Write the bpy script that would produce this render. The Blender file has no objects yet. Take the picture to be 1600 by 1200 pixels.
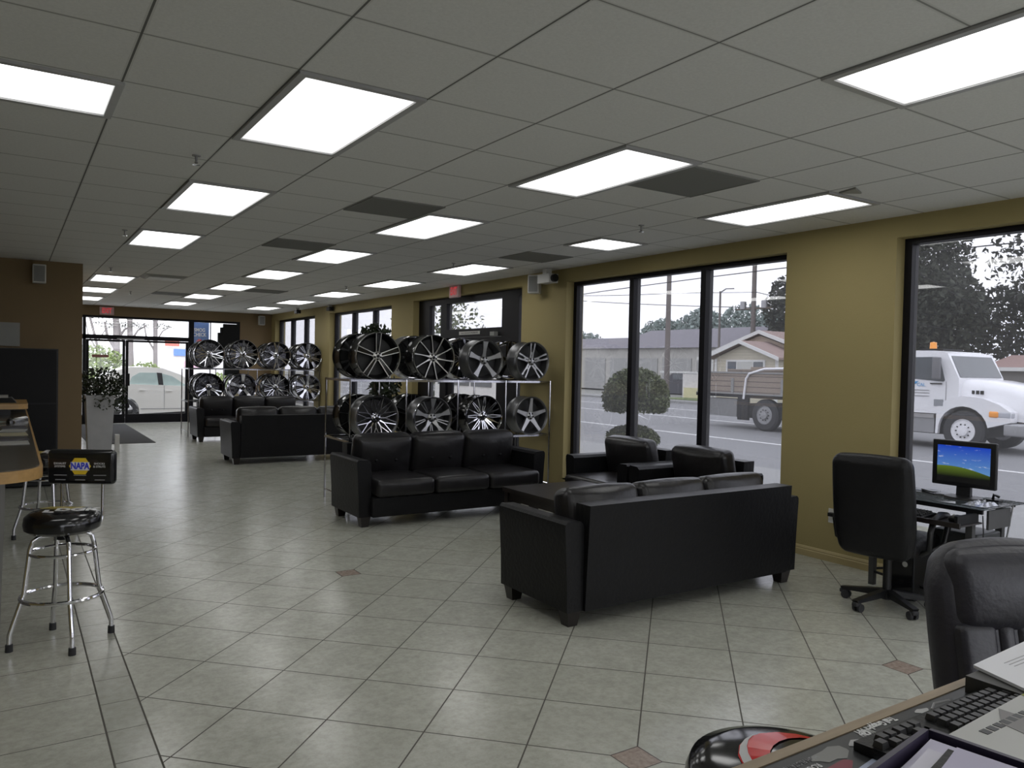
import bpy, math, random
from mathutils import Matrix, Vector
random.seed(7)
PI = math.pi
C = bpy.context.scene.collection
SC = bpy.context.scene

# ------------------------------------------------------------------ camera
F_PX, YAW, PITCH, ROLL = 1207.4, math.radians(32.981), math.radians(-1.327), math.radians(1.226)
EYE = Vector((0, 0, 1.60))
cam = bpy.data.cameras.new('camera'); cam_o = bpy.data.objects.new('camera', cam); C.objects.link(cam_o)
cam.sensor_fit = 'HORIZONTAL'; cam.sensor_width = 36.0; cam.lens = 36.0 * F_PX / 1600.0
cam.clip_start = 0.02; cam.clip_end = 500
cy, sy, cp, sp = math.cos(YAW), math.sin(YAW), math.cos(PITCH), math.sin(PITCH)
Fv = Vector((sy*cp, cy*cp, sp)); Rv = Vector((cy, -sy, 0)); Uv = Rv.cross(Fv)
R2 = Rv*math.cos(ROLL) + Uv*math.sin(ROLL); U2 = -Rv*math.sin(ROLL) + Uv*math.cos(ROLL)
mw = Matrix.Identity(4)
for i in range(3):
    mw[i][0] = R2[i]; mw[i][1] = U2[i]; mw[i][2] = -Fv[i]; mw[i][3] = EYE[i]
cam_o.matrix_world = mw
SC.camera = cam_o
# ------------------------------------------------------------------ view, world
SC.view_settings.view_transform = 'Standard'; SC.view_settings.look = 'None'
SC.view_settings.gamma = 1.0; SC.view_settings.exposure = 0.0; SC.view_settings.use_curve_mapping = False
LAMP = 4.0          # radiance of the fluorescent lenses
SKY = 3.2          # radiance of the overcast sky
w = bpy.data.worlds.new('overcast_sky'); SC.world = w; w.use_nodes = True
nt = w.node_tree; bg = nt.nodes['Background']
tc = nt.nodes.new('ShaderNodeTexCoord'); sx = nt.nodes.new('ShaderNodeSeparateXYZ'); cr = nt.nodes.new('ShaderNodeValToRGB')
nt.links.new(tc.outputs['Generated'], sx.inputs[0]); nt.links.new(sx.outputs['Z'], cr.inputs[0]); nt.links.new(cr.outputs[0], bg.inputs[0])
cr.color_ramp.elements[0].position = 0.0; cr.color_ramp.elements[0].color = (0.86, 0.86, 0.92, 1)
cr.color_ramp.elements[1].position = 0.7; cr.color_ramp.elements[1].color = (1.0, 1.02, 1.10, 1)
bg.inputs[1].default_value = SKY

# ------------------------------------------------------------------ node helpers and materials
def mth(nt, op, a, b=None, c=None):
    n = nt.nodes.new('ShaderNodeMath'); n.operation = op
    for i, q in enumerate((a, b, c)):
        if q is None: continue
        if isinstance(q, (int, float)): n.inputs[i].default_value = q
        else: nt.links.new(q, n.inputs[i])
    return n.outputs[0]
def mixc(nt, fac, a, b):
    n = nt.nodes.new('ShaderNodeMix'); n.data_type = 'RGBA'
    for s, q in ((n.inputs[0], fac), (n.inputs[6], a), (n.inputs[7], b)):
        if isinstance(q, (int, float)): s.default_value = q
        elif isinstance(q, tuple): s.default_value = (*q, 1)
        else: nt.links.new(q, s)
    return n.outputs[2]
def noise(nt, scale, detail=3, vec=None, rough=0.5):
    n = nt.nodes.new('ShaderNodeTexNoise'); n.inputs['Scale'].default_value = scale
    n.inputs['Detail'].default_value = detail; n.inputs['Roughness'].default_value = rough
    if vec is None:
        t = nt.nodes.new('ShaderNodeTexCoord'); vec = t.outputs['Object']
    nt.links.new(vec, n.inputs['Vector'])
    return n.outputs[0]
def base(name):
    m = bpy.data.materials.new(name); m.use_nodes = True
    nt = m.node_tree; return m, nt, nt.nodes['Principled BSDF']
def mat(name, col, rough=0.5, metal=0.0, var=0.12, vscale=6.0, bump=0.0, bscale=60.0, spec=0.5, stretch=None, coat=0.0):
    m, nt, p = base(name)
    p.inputs['Roughness'].default_value = rough; p.inputs['Metallic'].default_value = metal
    p.inputs['Specular IOR Level'].default_value = spec
    if coat: p.inputs['Coat Weight'].default_value = coat; p.inputs['Coat Roughness'].default_value = 0.08
    t = nt.nodes.new('ShaderNodeTexCoord'); vec = t.outputs['Object']
    if stretch:
        mp = nt.nodes.new('ShaderNodeMapping'); mp.inputs['Scale'].default_value = stretch
        nt.links.new(vec, mp.inputs[0]); vec = mp.outputs[0]
    nz = noise(nt, vscale, 4, vec)
    lo = tuple(c*(1-var) for c in col); hi = tuple(min(1, c*(1+var)) for c in col)
    nt.links.new(mixc(nt, nz, lo, hi), p.inputs['Base Color'])
    if bump:
        b = nt.nodes.new('ShaderNodeBump'); b.inputs['Strength'].default_value = bump; b.inputs['Distance'].default_value = 0.01
        nt.links.new(noise(nt, bscale, 3, vec), b.inputs['Height']); nt.links.new(b.outputs[0], p.inputs['Normal'])
    return m
def emit(name, col, strength):
    m, nt, p = base(name); p.inputs['Base Color'].default_value = (*col, 1)
    p.inputs['Emission Color'].default_value = (*col, 1); p.inputs['Emission Strength'].default_value = strength
    return m
def glass(name, tint=(0.95, 0.96, 0.96), dust=0.035, ior=1.45):
    m, nt, p = base(name); nt.nodes.remove(p); out = nt.nodes['Material Output']
    tr = nt.nodes.new('ShaderNodeBsdfTransparent'); tr.inputs[0].default_value = (*tint, 1)
    gl = nt.nodes.new('ShaderNodeBsdfGlossy'); gl.inputs['Roughness'].default_value = 0.0
    fr = nt.nodes.new('ShaderNodeFresnel'); ge = nt.nodes.new('ShaderNodeNewGeometry')
    nt.links.new(mth(nt, 'ADD', mth(nt, 'MULTIPLY', ge.outputs['Backfacing'], 1.0/ior-ior), ior), fr.inputs[0])
    mx = nt.nodes.new('ShaderNodeMixShader'); nt.links.new(fr.outputs[0], mx.inputs[0])
    nt.links.new(tr.outputs[0], mx.inputs[1]); nt.links.new(gl.outputs[0], mx.inputs[2])
    tl = nt.nodes.new('ShaderNodeBsdfTranslucent'); tl.inputs[0].default_value = (0.8, 0.8, 0.82, 1)
    m2 = nt.nodes.new('ShaderNodeMixShader')
    nz = noise(nt, 1.3, 4); nt.links.new(mth(nt, 'MULTIPLY', nz, dust*2), m2.inputs[0])
    nt.links.new(mx.outputs[0], m2.inputs[1]); nt.links.new(tl.outputs[0], m2.inputs[2]); nt.links.new(m2.outputs[0], out.inputs[0])
    return m

LEATHER = mat('black_leather', (0.008, 0.008, 0.009), 0.42, spec=0.24, var=0.25, bump=0.25, bscale=35, vscale=9)
LEATHER_C = mat('creased_black_leather', (0.012, 0.011, 0.012), 0.33, spec=0.45, var=0.3, bump=0.6, bscale=9, vscale=9)
CHAIRL = mat('charcoal_bonded_leather', (0.024, 0.023, 0.030), 0.42, var=0.15, bump=0.2, bscale=50)
CHROME = mat('chrome', (0.80, 0.80, 0.84), 0.10, 1.0, var=0.03)
CHROME_D = mat('dark_chrome', (0.55, 0.55, 0.60), 0.12, 1.0, var=0.05)
SILVER = mat('silver_alloy', (0.42, 0.42, 0.42), 0.32, 0.85, var=0.05)
MACH = mat('machined_alloy_face', (0.62, 0.61, 0.58), 0.28, 0.9, var=0.05)
GUN = mat('gunmetal_alloy', (0.16, 0.16, 0.165), 0.35, 0.8, var=0.06)
GLOSSBLK = mat('gloss_black_paint', (0.008, 0.008, 0.009), 0.12, var=0.1)
BLKMETAL = mat('black_powder_coat', (0.009, 0.009, 0.010), 0.5, spec=0.2, var=0.1)
BLKPLASTIC = mat('black_plastic', (0.010, 0.010, 0.011), 0.4, spec=0.35, var=0.15, bump=0.1, bscale=120)
FRAMEBLK = mat('dark_anodised_frame', (0.007, 0.0065, 0.009), 0.45, 0.0, spec=0.2, var=0.1)
WALL = mat('tan_painted_wall', (0.36, 0.295, 0.13), 0.75, var=0.05, vscale=1.4, bump=0.12, bscale=90)
WALL_D = mat('brown_painted_wall', (0.225, 0.158, 0.082), 0.75, var=0.05, vscale=1.4, bump=0.12, bscale=90)
BASEB = mat('tan_baseboard', (0.42, 0.34, 0.17), 0.5, var=0.06)
WHITEP = mat('white_plastic', (0.62, 0.62, 0.60), 0.45, var=0.04)
GREYP = mat('grey_plastic', (0.30, 0.30, 0.28), 0.5, var=0.05)
WOOD = mat('maple_wood_edge', (0.42, 0.25, 0.09), 0.35, var=0.25, vscale=5, stretch=(1, 8, 8))
WOOD2 = mat('light_oak_edge', (0.30, 0.23, 0.15), 0.4, var=0.35, vscale=7, stretch=(1, 10, 10))
DARKWOOD = mat('espresso_wood', (0.018, 0.014, 0.013), 0.32, var=0.3, vscale=6, stretch=(1, 9, 9))
GLASS = glass('tinted_window_glass', (0.69, 0.695, 0.71), 0.022, ior=1.85)
GLASS_C = glass('clear_window_glass', (0.97, 0.98, 0.98), 0.01, ior=1.5)
GLASS_S = glass('clear_sheet_glass', (0.93, 0.96, 0.95), 0.01)
SMOKEG = glass('smoked_glass', (0.35, 0.38, 0.38), 0.02)
GRASS = mat('lawn', (0.13, 0.17, 0.06), 0.9, var=0.4, vscale=8, bump=0.6, bscale=60)
LEAF = mat('shrub_leaves', (0.085, 0.105, 0.035), 0.6, var=0.6, vscale=7)
IVY = mat('ivy_leaves', (0.020, 0.030, 0.012), 0.35, var=0.5, vscale=12)
BARK = mat('bark', (0.10, 0.08, 0.06), 0.9, var=0.3, vscale=9, bump=0.5)
CONC = mat('concrete', (0.25, 0.25, 0.245), 0.85, var=0.1, vscale=3)
ASPH = mat('asphalt', (0.19, 0.19, 0.195), 0.85, var=0.12, vscale=0.7, bump=0.2, bscale=90)
LINE = mat('white_road_paint', (0.75, 0.75, 0.74), 0.7)
TRUCKW = mat('white_truck_paint', (0.78, 0.78, 0.80), 0.3, var=0.02, coat=0.5)
RUBBER = mat('tyre_rubber', (0.03, 0.03, 0.033), 0.8, var=0.2)
DARKGLASS = mat('dark_vehicle_glass', (0.10, 0.11, 0.12), 0.08, var=0.2)
STEEL = mat('dull_steel', (0.35, 0.35, 0.36), 0.45, 0.6, var=0.1)
ORANGE = mat('amber_lens', (0.85, 0.32, 0.04), 0.3)
RED = mat('red_paint', (0.55, 0.02, 0.02), 0.2)
REDX = emit('exit_letters_lit', (0.75, 0.08, 0.09), 0.35)
PAPER = mat('white_paper', (0.72, 0.72, 0.75), 0.7, var=0.04)
LILAC = mat('lilac_sleeve_paper', (0.50, 0.47, 0.62), 0.35, var=0.15, vscale=5)
VIOLET = mat('dark_violet_plastic', (0.035, 0.028, 0.055), 0.35)
YELLOW = mat('yellow_print', (0.75, 0.52, 0.03), 0.4)
BLUEP = mat('blue_print', (0.03, 0.05, 0.55), 0.4)
WHITEPR = mat('white_print', (0.75, 0.75, 0.75), 0.4)
GREYPR = mat('grey_print', (0.30, 0.30, 0.31), 0.4)
BLACKF = mat('black_gap', (0.004, 0.004, 0.004), 0.9)

def floor_mat():
    m, nt, p = base('ceramic_floor_tile')
    t = nt.nodes.new('ShaderNodeTexCoord'); s = nt.nodes.new('ShaderNodeSeparateXYZ'); nt.links.new(t.outputs['Object'], s.inputs[0])
    X, Y = s.outputs[0], s.outputs[1]
    c = 0.3232
    P = mth(nt, 'DIVIDE', mth(nt, 'SUBTRACT', X, 2.163), c); Q = mth(nt, 'DIVIDE', mth(nt, 'SUBTRACT', 3.629, Y), c)
    I = mth(nt, 'MULTIPLY', mth(nt, 'ADD', P, Q), 0.5); J = mth(nt, 'MULTIPLY', mth(nt, 'SUBTRACT', Q, P), 0.5)
    def near_int(v, wd):
        f = mth(nt, 'ABSOLUTE', mth(nt, 'SUBTRACT', mth(nt, 'FRACT', mth(nt, 'ADD', v, 0.5)), 0.5)); return mth(nt, 'LESS_THAN', f, wd)
    g1 = mth(nt, 'MAXIMUM', near_int(I, 0.0075), near_int(J, 0.0075))
    left = mth(nt, 'LESS_THAN', X, 0.512)
    band = mth(nt, 'MULTIPLY', left, mth(nt, 'GREATER_THAN', X, 0.35))
    A = mth(nt, 'DIVIDE', mth(nt, 'SUBTRACT', X, 0.35), 0.457); B = mth(nt, 'DIVIDE', Y, 0.457); B2 = mth(nt, 'DIVIDE', Y, 0.305)
    g2 = mth(nt, 'MAXIMUM', near_int(A, 0.006), near_int(B, 0.006))
    g3 = near_int(B2, 0.008)
    gl = mth(nt, 'ADD', mth(nt, 'MULTIPLY', band, g3), mth(nt, 'MULTIPLY', mth(nt, 'SUBTRACT', 1.0, band), g2))
    edge = mth(nt, 'MAXIMUM', mth(nt, 'LESS_THAN', mth(nt, 'ABSOLUTE', mth(nt, 'SUBTRACT', X, 0.512)), 0.004), mth(nt, 'LESS_THAN', mth(nt, 'ABSOLUTE', mth(nt, 'SUBTRACT', X, 0.35)), 0.004))
    grout = mth(nt, 'MAXIMUM', edge, mth(nt, 'ADD', mth(nt, 'MULTIPLY', left, gl), mth(nt, 'MULTIPLY', mth(nt, 'SUBTRACT', 1.0, left), g1)))
    ins = 0.0; insb = 0.0
    for (x0, y0) in ((2.163, 2.336), (4.102, 2.336), (2.163, 5.568)):
        d = mth(nt, 'MAXIMUM', mth(nt, 'ABSOLUTE', mth(nt, 'SUBTRACT', X, x0)), mth(nt, 'ABSOLUTE', mth(nt, 'SUBTRACT', Y, y0)))
        a = mth(nt, 'LESS_THAN', d, 0.072); b = mth(nt, 'LESS_THAN', d, 0.077)
        ins = a if ins == 0.0 else mth(nt, 'MAXIMUM', ins, a); insb = b if insb == 0.0 else mth(nt, 'MAXIMUM', insb, b)
    wn = nt.nodes.new('ShaderNodeTexWhiteNoise'); cb = nt.nodes.new('ShaderNodeCombineXYZ')
    nt.links.new(mth(nt, 'FLOOR', I), cb.inputs[0]); nt.links.new(mth(nt, 'FLOOR', J), cb.inputs[1]); nt.links.new(cb.outputs[0], wn.inputs[0])
    n1 = noise(nt, 7.5, 6, rough=0.7); n2 = noise(nt, 26, 5, rough=0.75); n0 = noise(nt, 7.5, 2)
    col = mixc(nt, n1, (0.33, 0.335, 0.285), (0.62, 0.62, 0.55))
    cl = nt.nodes.new('ShaderNodeMapRange'); cl.inputs[1].default_value = 0.42; cl.inputs[2].default_value = 0.62
    nt.links.new(n2, cl.inputs[0])
    col = mixc(nt, mth(nt, 'MULTIPLY', cl.outputs[0], 0.30), col, (0.24, 0.235, 0.185))
    col = mixc(nt, mth(nt, 'MULTIPLY', wn.outputs[0], 0.16), col, (0.30, 0.30, 0.25))
    col = mixc(nt, mth(nt, 'MULTIPLY', band, 0.35), col, (0.20, 0.20, 0.175))
    grout = mth(nt, 'MULTIPLY', grout, mth(nt, 'SUBTRACT', 1.0, insb))
    col = mixc(nt, grout, col, (0.07, 0.065, 0.052))
    col = mixc(nt, insb, col, (0.10, 0.08, 0.07))
    n3 = noise(nt, 45, 4)
    col = mixc(nt, ins, col, mixc(nt, n3, (0.16, 0.11, 0.085), (0.50, 0.42, 0.36)))
    nt.links.new(col, p.inputs['Base Color'])
    r = mth(nt, 'ADD', mth(nt, 'MULTIPLY', grout, 0.55), mth(nt, 'ADD', 0.17, mth(nt, 'MULTIPLY', n0, 0.08)))
    nt.links.new(r, p.inputs['Roughness'])
    b = nt.nodes.new('ShaderNodeBump'); b.inputs['Strength'].default_value = 0.35; b.inputs['Distance'].default_value = 0.004
    nt.links.new(mth(nt, 'SUBTRACT', mth(nt, 'MULTIPLY', noise(nt, 22, 4), 0.35), grout), b.inputs['Height']); nt.links.new(b.outputs[0], p.inputs['Normal'])
    return m
def ceil_mat():
    m, nt, p = base('acoustic_ceiling_tile')
    t = nt.nodes.new('ShaderNodeTexCoord'); s = nt.nodes.new('ShaderNodeSeparateXYZ'); nt.links.new(t.outputs['Object'], s.inputs[0])
    def dist(v, off):
        q = mth(nt, 'DIVIDE', mth(nt, 'SUBTRACT', v, off), 0.6096)
        return mth(nt, 'MULTIPLY', mth(nt, 'ABSOLUTE', mth(nt, 'SUBTRACT', mth(nt, 'FRACT', mth(nt, 'ADD', q, 0.5)), 0.5)), 0.6096)
    dx = dist(s.outputs[0], 1.022); dy = dist(s.outputs[1], 3.284)
    bar = mth(nt, 'MAXIMUM', mth(nt, 'LESS_THAN', dx, 0.012), mth(nt, 'LESS_THAN', dy, 0.012))
    dark = mth(nt, 'MAXIMUM', mth(nt, 'MULTIPLY', mth(nt, 'LESS_THAN', dx, 0.0045), 0.85), mth(nt, 'MULTIPLY', mth(nt, 'LESS_THAN', dy, 0.0040), 0.60))
    n1 = noise(nt, 70, 5, rough=0.8); n2 = noise(nt, 1.2, 2)
    col = mixc(nt, n1, (0.66, 0.66, 0.655), (0.94, 0.94, 0.93))
    col = mixc(nt, mth(nt, 'MULTIPLY', n2, 0.15), col, (0.70, 0.70, 0.69))
    col = mixc(nt, bar, col, (0.70, 0.70, 0.69))
    col = mixc(nt, dark, col, (0.06, 0.06, 0.055))
    nt.links.new(col, p.inputs['Base Color']); p.inputs['Roughness'].default_value = 0.9
    b = nt.nodes.new('ShaderNodeBump'); b.inputs['Strength'].default_value = 0.3; b.inputs['Distance'].default_value = 0.004
    nt.links.new(mth(nt, 'SUBTRACT', n1, mth(nt, 'MULTIPLY', dark, 2.0)), b.inputs['Height']); nt.links.new(b.outputs[0], p.inputs['Normal'])
    return m
def stripes_mat(name, c1, c2, axis, pitch, frac=0.5, rough=0.6):
    m, nt, p = base(name); t = nt.nodes.new('ShaderNodeTexCoord'); s = nt.nodes.new('ShaderNodeSeparateXYZ'); nt.links.new(t.outputs['Object'], s.inputs[0])
    f = mth(nt, 'LESS_THAN', mth(nt, 'FRACT', mth(nt, 'ADD', mth(nt, 'DIVIDE', s.outputs[axis], pitch), 100.0)), frac)
    col = mixc(nt, f, c1, c2); col = mixc(nt, mth(nt, 'MULTIPLY', noise(nt, 4, 4), 0.15), col, tuple(q*0.6 for q in c1))
    nt.links.new(col, p.inputs['Base Color']); p.inputs['Roughness'].default_value = rough
    return m
def perf_mat():
    m, nt, p = base('perforated_vent'); t = nt.nodes.new('ShaderNodeTexCoord'); v = nt.nodes.new('ShaderNodeTexVoronoi')
    v.inputs['Scale'].default_value = 70; v.inputs['Randomness'].default_value = 0; nt.links.new(t.outputs['Object'], v.inputs['Vector'])
    f = mth(nt, 'LESS_THAN', v.outputs['Distance'], 0.4)
    nt.links.new(mixc(nt, f, (0.20, 0.20, 0.19), (0.04, 0.04, 0.04)), p.inputs['Base Color']); p.inputs['Roughness'].default_value = 0.7
    return m
def lens_mat():
    m, nt, p = base('fluorescent_lens'); t = nt.nodes.new('ShaderNodeTexCoord'); s = nt.nodes.new('ShaderNodeSeparateXYZ'); nt.links.new(t.outputs['Generated'], s.inputs[0])
    def edge(v):
        d = mth(nt, 'SUBTRACT', 0.5, mth(nt, 'ABSOLUTE', mth(nt, 'SUBTRACT', v, 0.5)))
        return mth(nt, 'MINIMUM', mth(nt, 'MULTIPLY', d, 13.0), 1.0)
    e = mth(nt, 'MULTIPLY', edge(s.outputs[0]), edge(s.outputs[1]))
    p.inputs['Base Color'].default_value = (0.8, 0.8, 0.8, 1); p.inputs['Emission Color'].default_value = (1.0, 1.0, 0.985, 1)
    nt.links.new(mth(nt, 'MULTIPLY', mth(nt, 'ADD', 0.18, mth(nt, 'MULTIPLY', e, 0.82)), LAMP), p.inputs['Emission Strength'])
    return m
def screen_mat():
    m, nt, p = base('lit_screen_meadow'); t = nt.nodes.new('ShaderNodeTexCoord'); s = nt.nodes.new('ShaderNodeSeparateXYZ'); nt.links.new(t.outputs['Generated'], s.inputs[0])
    u = mth(nt, 'SUBTRACT', 1.0, s.outputs[1]); v = s.outputs[2]
    hill = mth(nt, 'SUBTRACT', mth(nt, 'ADD', 0.40, mth(nt, 'MULTIPLY', mth(nt, 'SINE', mth(nt, 'MULTIPLY', mth(nt, 'ADD', u, 0.1), 3.0)), 0.08)), mth(nt, 'MULTIPLY', u, 0.13))
    sky = mixc(nt, mth(nt, 'MINIMUM', mth(nt, 'MULTIPLY', v, 1.0), 1.0), (0.16, 0.38, 0.62), (0.005, 0.05, 0.50))
    cb = nt.nodes.new('ShaderNodeCombineXYZ'); nt.links.new(mth(nt, 'MULTIPLY', u, 2.2), cb.inputs[0]); nt.links.new(mth(nt, 'MULTIPLY', v, 5.0), cb.inputs[1])
    n = noise(nt, 2.3, 4, cb.outputs[0]); mr = nt.nodes.new('ShaderNodeMapRange'); mr.inputs[1].default_value = 0.60; mr.inputs[2].default_value = 0.78; nt.links.new(n, mr.inputs[0])
    sky = mixc(nt, mr.outputs[0], sky, (0.85, 0.88, 0.95))
    grass = mixc(nt, mth(nt, 'MAXIMUM', mth(nt, 'MULTIPLY', mth(nt, 'SUBTRACT', v, 0.14), 3.6), 0.0), (0.001, 0.001, 0.001), (0.10, 0.16, 0.015))
    col = mixc(nt, mth(nt, 'LESS_THAN', v, hill), sky, grass)
    p.inputs['Base Color'].default_value = (0.02, 0.02, 0.02, 1); p.inputs['Roughness'].default_value = 0.25
    nt.links.new(col, p.inputs['Emission Color']); p.inputs['Emission Strength'].default_value = 0.8
    return m
FLOOR = floor_mat(); CEIL = ceil_mat(); VENT = perf_mat(); LENS = lens_mat(); SCREEN = screen_mat()
SIDING = stripes_mat('cream_lap_siding', (0.50, 0.46, 0.36), (0.36, 0.33, 0.26), 2, 0.16, 0.12)
SIDING_B = stripes_mat('tan_lap_siding', (0.42, 0.34, 0.26), (0.30, 0.24, 0.19), 2, 0.16, 0.12)
PLANKS = stripes_mat('weathered_planks', (0.28, 0.23, 0.19), (0.07, 0.06, 0.055), 2, 0.17, 0.12, 0.8)
SHINGLE = mat('brown_shingles', (0.26, 0.19, 0.17), 0.9, var=0.25, vscale=3)
SHINGLE_G = mat('grey_shingles', (0.17, 0.16, 0.18), 0.9, var=0.25, vscale=3)
MATB = mat('charcoal_mat', (0.045, 0.045, 0.047), 0.95, var=0.2, vscale=60, bump=0.5, bscale=200)
CARW = mat('white_car_paint', (0.80, 0.78, 0.74), 0.25, var=0.02, coat=0.6)
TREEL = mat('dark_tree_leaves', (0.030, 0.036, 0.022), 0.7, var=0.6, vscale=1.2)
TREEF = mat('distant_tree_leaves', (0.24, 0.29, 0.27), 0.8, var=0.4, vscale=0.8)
BUSHL = mat('pale_bush_leaves', (0.22, 0.28, 0.10), 0.7, var=0.5, vscale=2)  # one pale green, varied at random by noise

# ------------------------------------------------------------------ mesh builder
class MB:
    def __init__(s): s.v = []; s.f = []
    def add(s, vs, fs, mtx=None):
        b = len(s.v)
        s.v += [tuple(mtx @ Vector(p)) if mtx is not None else tuple(p) for p in vs]
        s.f += [tuple(i+b for i in f) for f in fs]; return s
    def box(s, x0, x1, y0, y1, z0, z1, mtx=None):
        vs = [(x, y, z) for z in (z0, z1) for y in (y0, y1) for x in (x0, x1)]
        return s.add(vs, [(0,2,3,1), (4,5,7,6), (0,1,5,4), (2,6,7,3), (0,4,6,2), (1,3,7,5)], mtx)
    def taper(s, c, b, t, z0, z1, mtx=None):   # frustum: c centre (x,y), half sizes b bottom, t top
        vs = [(c[0]+sx_*h[0], c[1]+sy_*h[1], z) for h, z in ((b, z0), (t, z1)) for sy_ in (-1, 1) for sx_ in (-1, 1)]
        return s.add(vs, [(0,2,3,1), (4,5,7,6), (0,1,5,4), (2,6,7,3), (0,4,6,2), (1,3,7,5)], mtx)
    def quad(s, a, b, c, d, mtx=None): return s.add([a, b, c, d], [(0,1,2,3)], mtx)
    def prism(s, poly, lo, hi, axis='x', mtx=None):
        n = len(poly)
        def P(p, h): return {'x': (h, p[0], p[1]), 'y': (p[0], h, p[1]), 'z': (p[0], p[1], h)}[axis]
        vs = [P(p, lo) for p in poly] + [P(p, hi) for p in poly]
        fs = [tuple(range(n))[::-1], tuple(range(n, 2*n))] + [(i, (i+1) % n, n+(i+1) % n, n+i) for i in range(n)]
        return s.add(vs, fs, mtx)
    def tube(s, path, r, n=10, closed=False, mtx=None):
        P = [Vector(p) for p in path]; k = len(P); vs = []; fs = []
        rr = r if isinstance(r, (list, tuple)) else [r]*k
        prev = None
        for i in range(k):
            if closed: t = (P[(i+1) % k] - P[i-1])
            else: t = P[min(i+1, k-1)] - P[max(i-1, 0)]
            t.normalize()
            if prev is None:
                a = Vector((0, 0, 1)) if abs(t.z) < 0.9 else Vector((1, 0, 0)); u = t.cross(a).normalized()
            else: u = (prev - t*prev.dot(t)).normalized()
            prev = u; v = t.cross(u)
            vs += [P[i] + (u*math.cos(2*PI*j/n) + v*math.sin(2*PI*j/n))*rr[i] for j in range(n)]
        for i in range(k if closed else k-1):
            a = i*n; b = ((i+1) % k)*n
            fs += [(a+j, a+(j+1) % n, b+(j+1) % n, b+j) for j in range(n)]
        if not closed: fs += [tuple(range(n))[::-1], tuple(range((k-1)*n, k*n))]
        return s.add(vs, fs, mtx)
    def ring(s, c, R, r, n=40, m=8, mtx=None):
        return s.tube([(c[0]+R*math.cos(2*PI*i/n), c[1]+R*math.sin(2*PI*i/n), c[2]) for i in range(n)], r, m, True, mtx)
    def lathe(s, prof, n=32, axis='z', c=(0, 0, 0), mtx=None, loop=False):
        vs = []; fs = []; k = len(prof)
        for (r, h) in prof:
            for j in range(n):
                a = 2*PI*j/n; x, y = r*math.cos(a), r*math.sin(a)
                q = {'z': (x, y, h), 'y': (x, h, y), 'x': (h, x, y)}[axis]
                vs.append((q[0]+c[0], q[1]+c[1], q[2]+c[2]))
        for i in range(k if loop else k-1):
            a = i*n; b = ((i+1) % k)*n
            fs += [(a+j, a+(j+1) % n, b+(j+1) % n, b+j) for j in range(n)]
        if not loop:
            if prof[0][0] > 1e-5: fs.append(tuple(range(n))[::-1])
            if prof[-1][0] > 1e-5: fs.append(tuple(range((k-1)*n, k*n)))
        return s.add(vs, fs, mtx)
    def rbox(s, c, size, r, bulge=(0, 0, 0), n=7, mtx=None):
        hx, hy, hz = (q/2 for q in size); r = min(r, hx, hy, hz)*0.999
        idx = {}; vs = []; fs = []
        def coords(h):
            inner = [-(h-r) + 2*(h-r)*i/(n-1) for i in range(n)]
            e = [h - r*(1-math.tan(a)) for a in (0.26, 0.52, 0.785)]
            return [-q for q in e[::-1]] + inner + e
        gx, gy, gz = coords(hx), coords(hy), coords(hz)
        def vert(p):
            cl = [max(-(h-r), min(h-r, q)) for q, h in zip(p, (hx, hy, hz))]
            d = Vector([q-k for q, k in zip(p, cl)]); d = d.normalized()*r if d.length > 1e-9 else d
            o = [k+q for k, q in zip(cl, d)]
            u = [max(-1, min(1, q/h)) for q, h in zip(o, (hx, hy, hz))]
            o[0] += bulge[0]*u[0]*(1-u[1]**2)*(1-u[2]**2); o[1] += bulge[1]*u[1]*(1-u[0]**2)*(1-u[2]**2); o[2] += bulge[2]*u[2]*(1-u[0]**2)*(1-u[1]**2)
            key = tuple(round(q, 5) for q in o)
            if key not in idx: idx[key] = len(vs); vs.append((o[0]+c[0], o[1]+c[1], o[2]+c[2]))
            return idx[key]
        for ax in range(3):
            G = [gx, gy, gz]; a, b = (ax+1) % 3, (ax+2) % 3; H = (hx, hy, hz)
            for sg in (-1, 1):
                for i in range(len(G[a])-1):
                    for j in range(len(G[b])-1):
                        q = []
                        for (ii, jj) in ((i, j), (i+1, j), (i+1, j+1), (i, j+1)):
                            p = [0, 0, 0]; p[ax] = sg*H[ax]; p[a] = G[a][ii]; p[b] = G[b][jj]; q.append(vert(p))
                        if sg < 0: q = q[::-1]
                        q2 = [];
                        for e in q:
                            if e not in q2: q2.append(e)
                        if len(q2) >= 3: fs.append(tuple(q2))
        return s.add(vs, fs, mtx)
    def leaves(s, fn, count, size, seed=1, flat=0.0):
        rnd = random.Random(seed)
        for _ in range(count):
            p = Vector(fn(rnd)); a = Vector((rnd.gauss(0, 1), rnd.gauss(0, 1), rnd.gauss(0, 1)*(1-flat))).normalized()
            b = a.cross(Vector((rnd.gauss(0, 1), rnd.gauss(0, 1), rnd.gauss(0, 1)))).normalized(); k = size*rnd.uniform(0.6, 1.3)
            nrm = a.cross(b)*k*0.25
            s.add([p-a*k, p-b*k*0.55+nrm, p+a*k, p+b*k*0.55+nrm], [(0, 1, 2), (0, 2, 3)])
        return s
    def build(s, name, m, parent=None, smooth=False, world=False, ang=0.7):
        me = bpy.data.meshes.new(name)
        vs = s.v
        if world and parent is not None:
            L = parent.location; vs = [(a-L[0], b-L[1], c-L[2]) for a, b, c in vs]
        me.from_pydata(vs, [], s.f); me.materials.append(m)
        if smooth:
            for p_ in me.polygons: p_.use_smooth = True
            me.set_sharp_from_angle(angle=ang)
        me.update()
        o = bpy.data.objects.new(name, me); C.objects.link(o)
        if parent is not None: o.parent = parent
        return o
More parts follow.
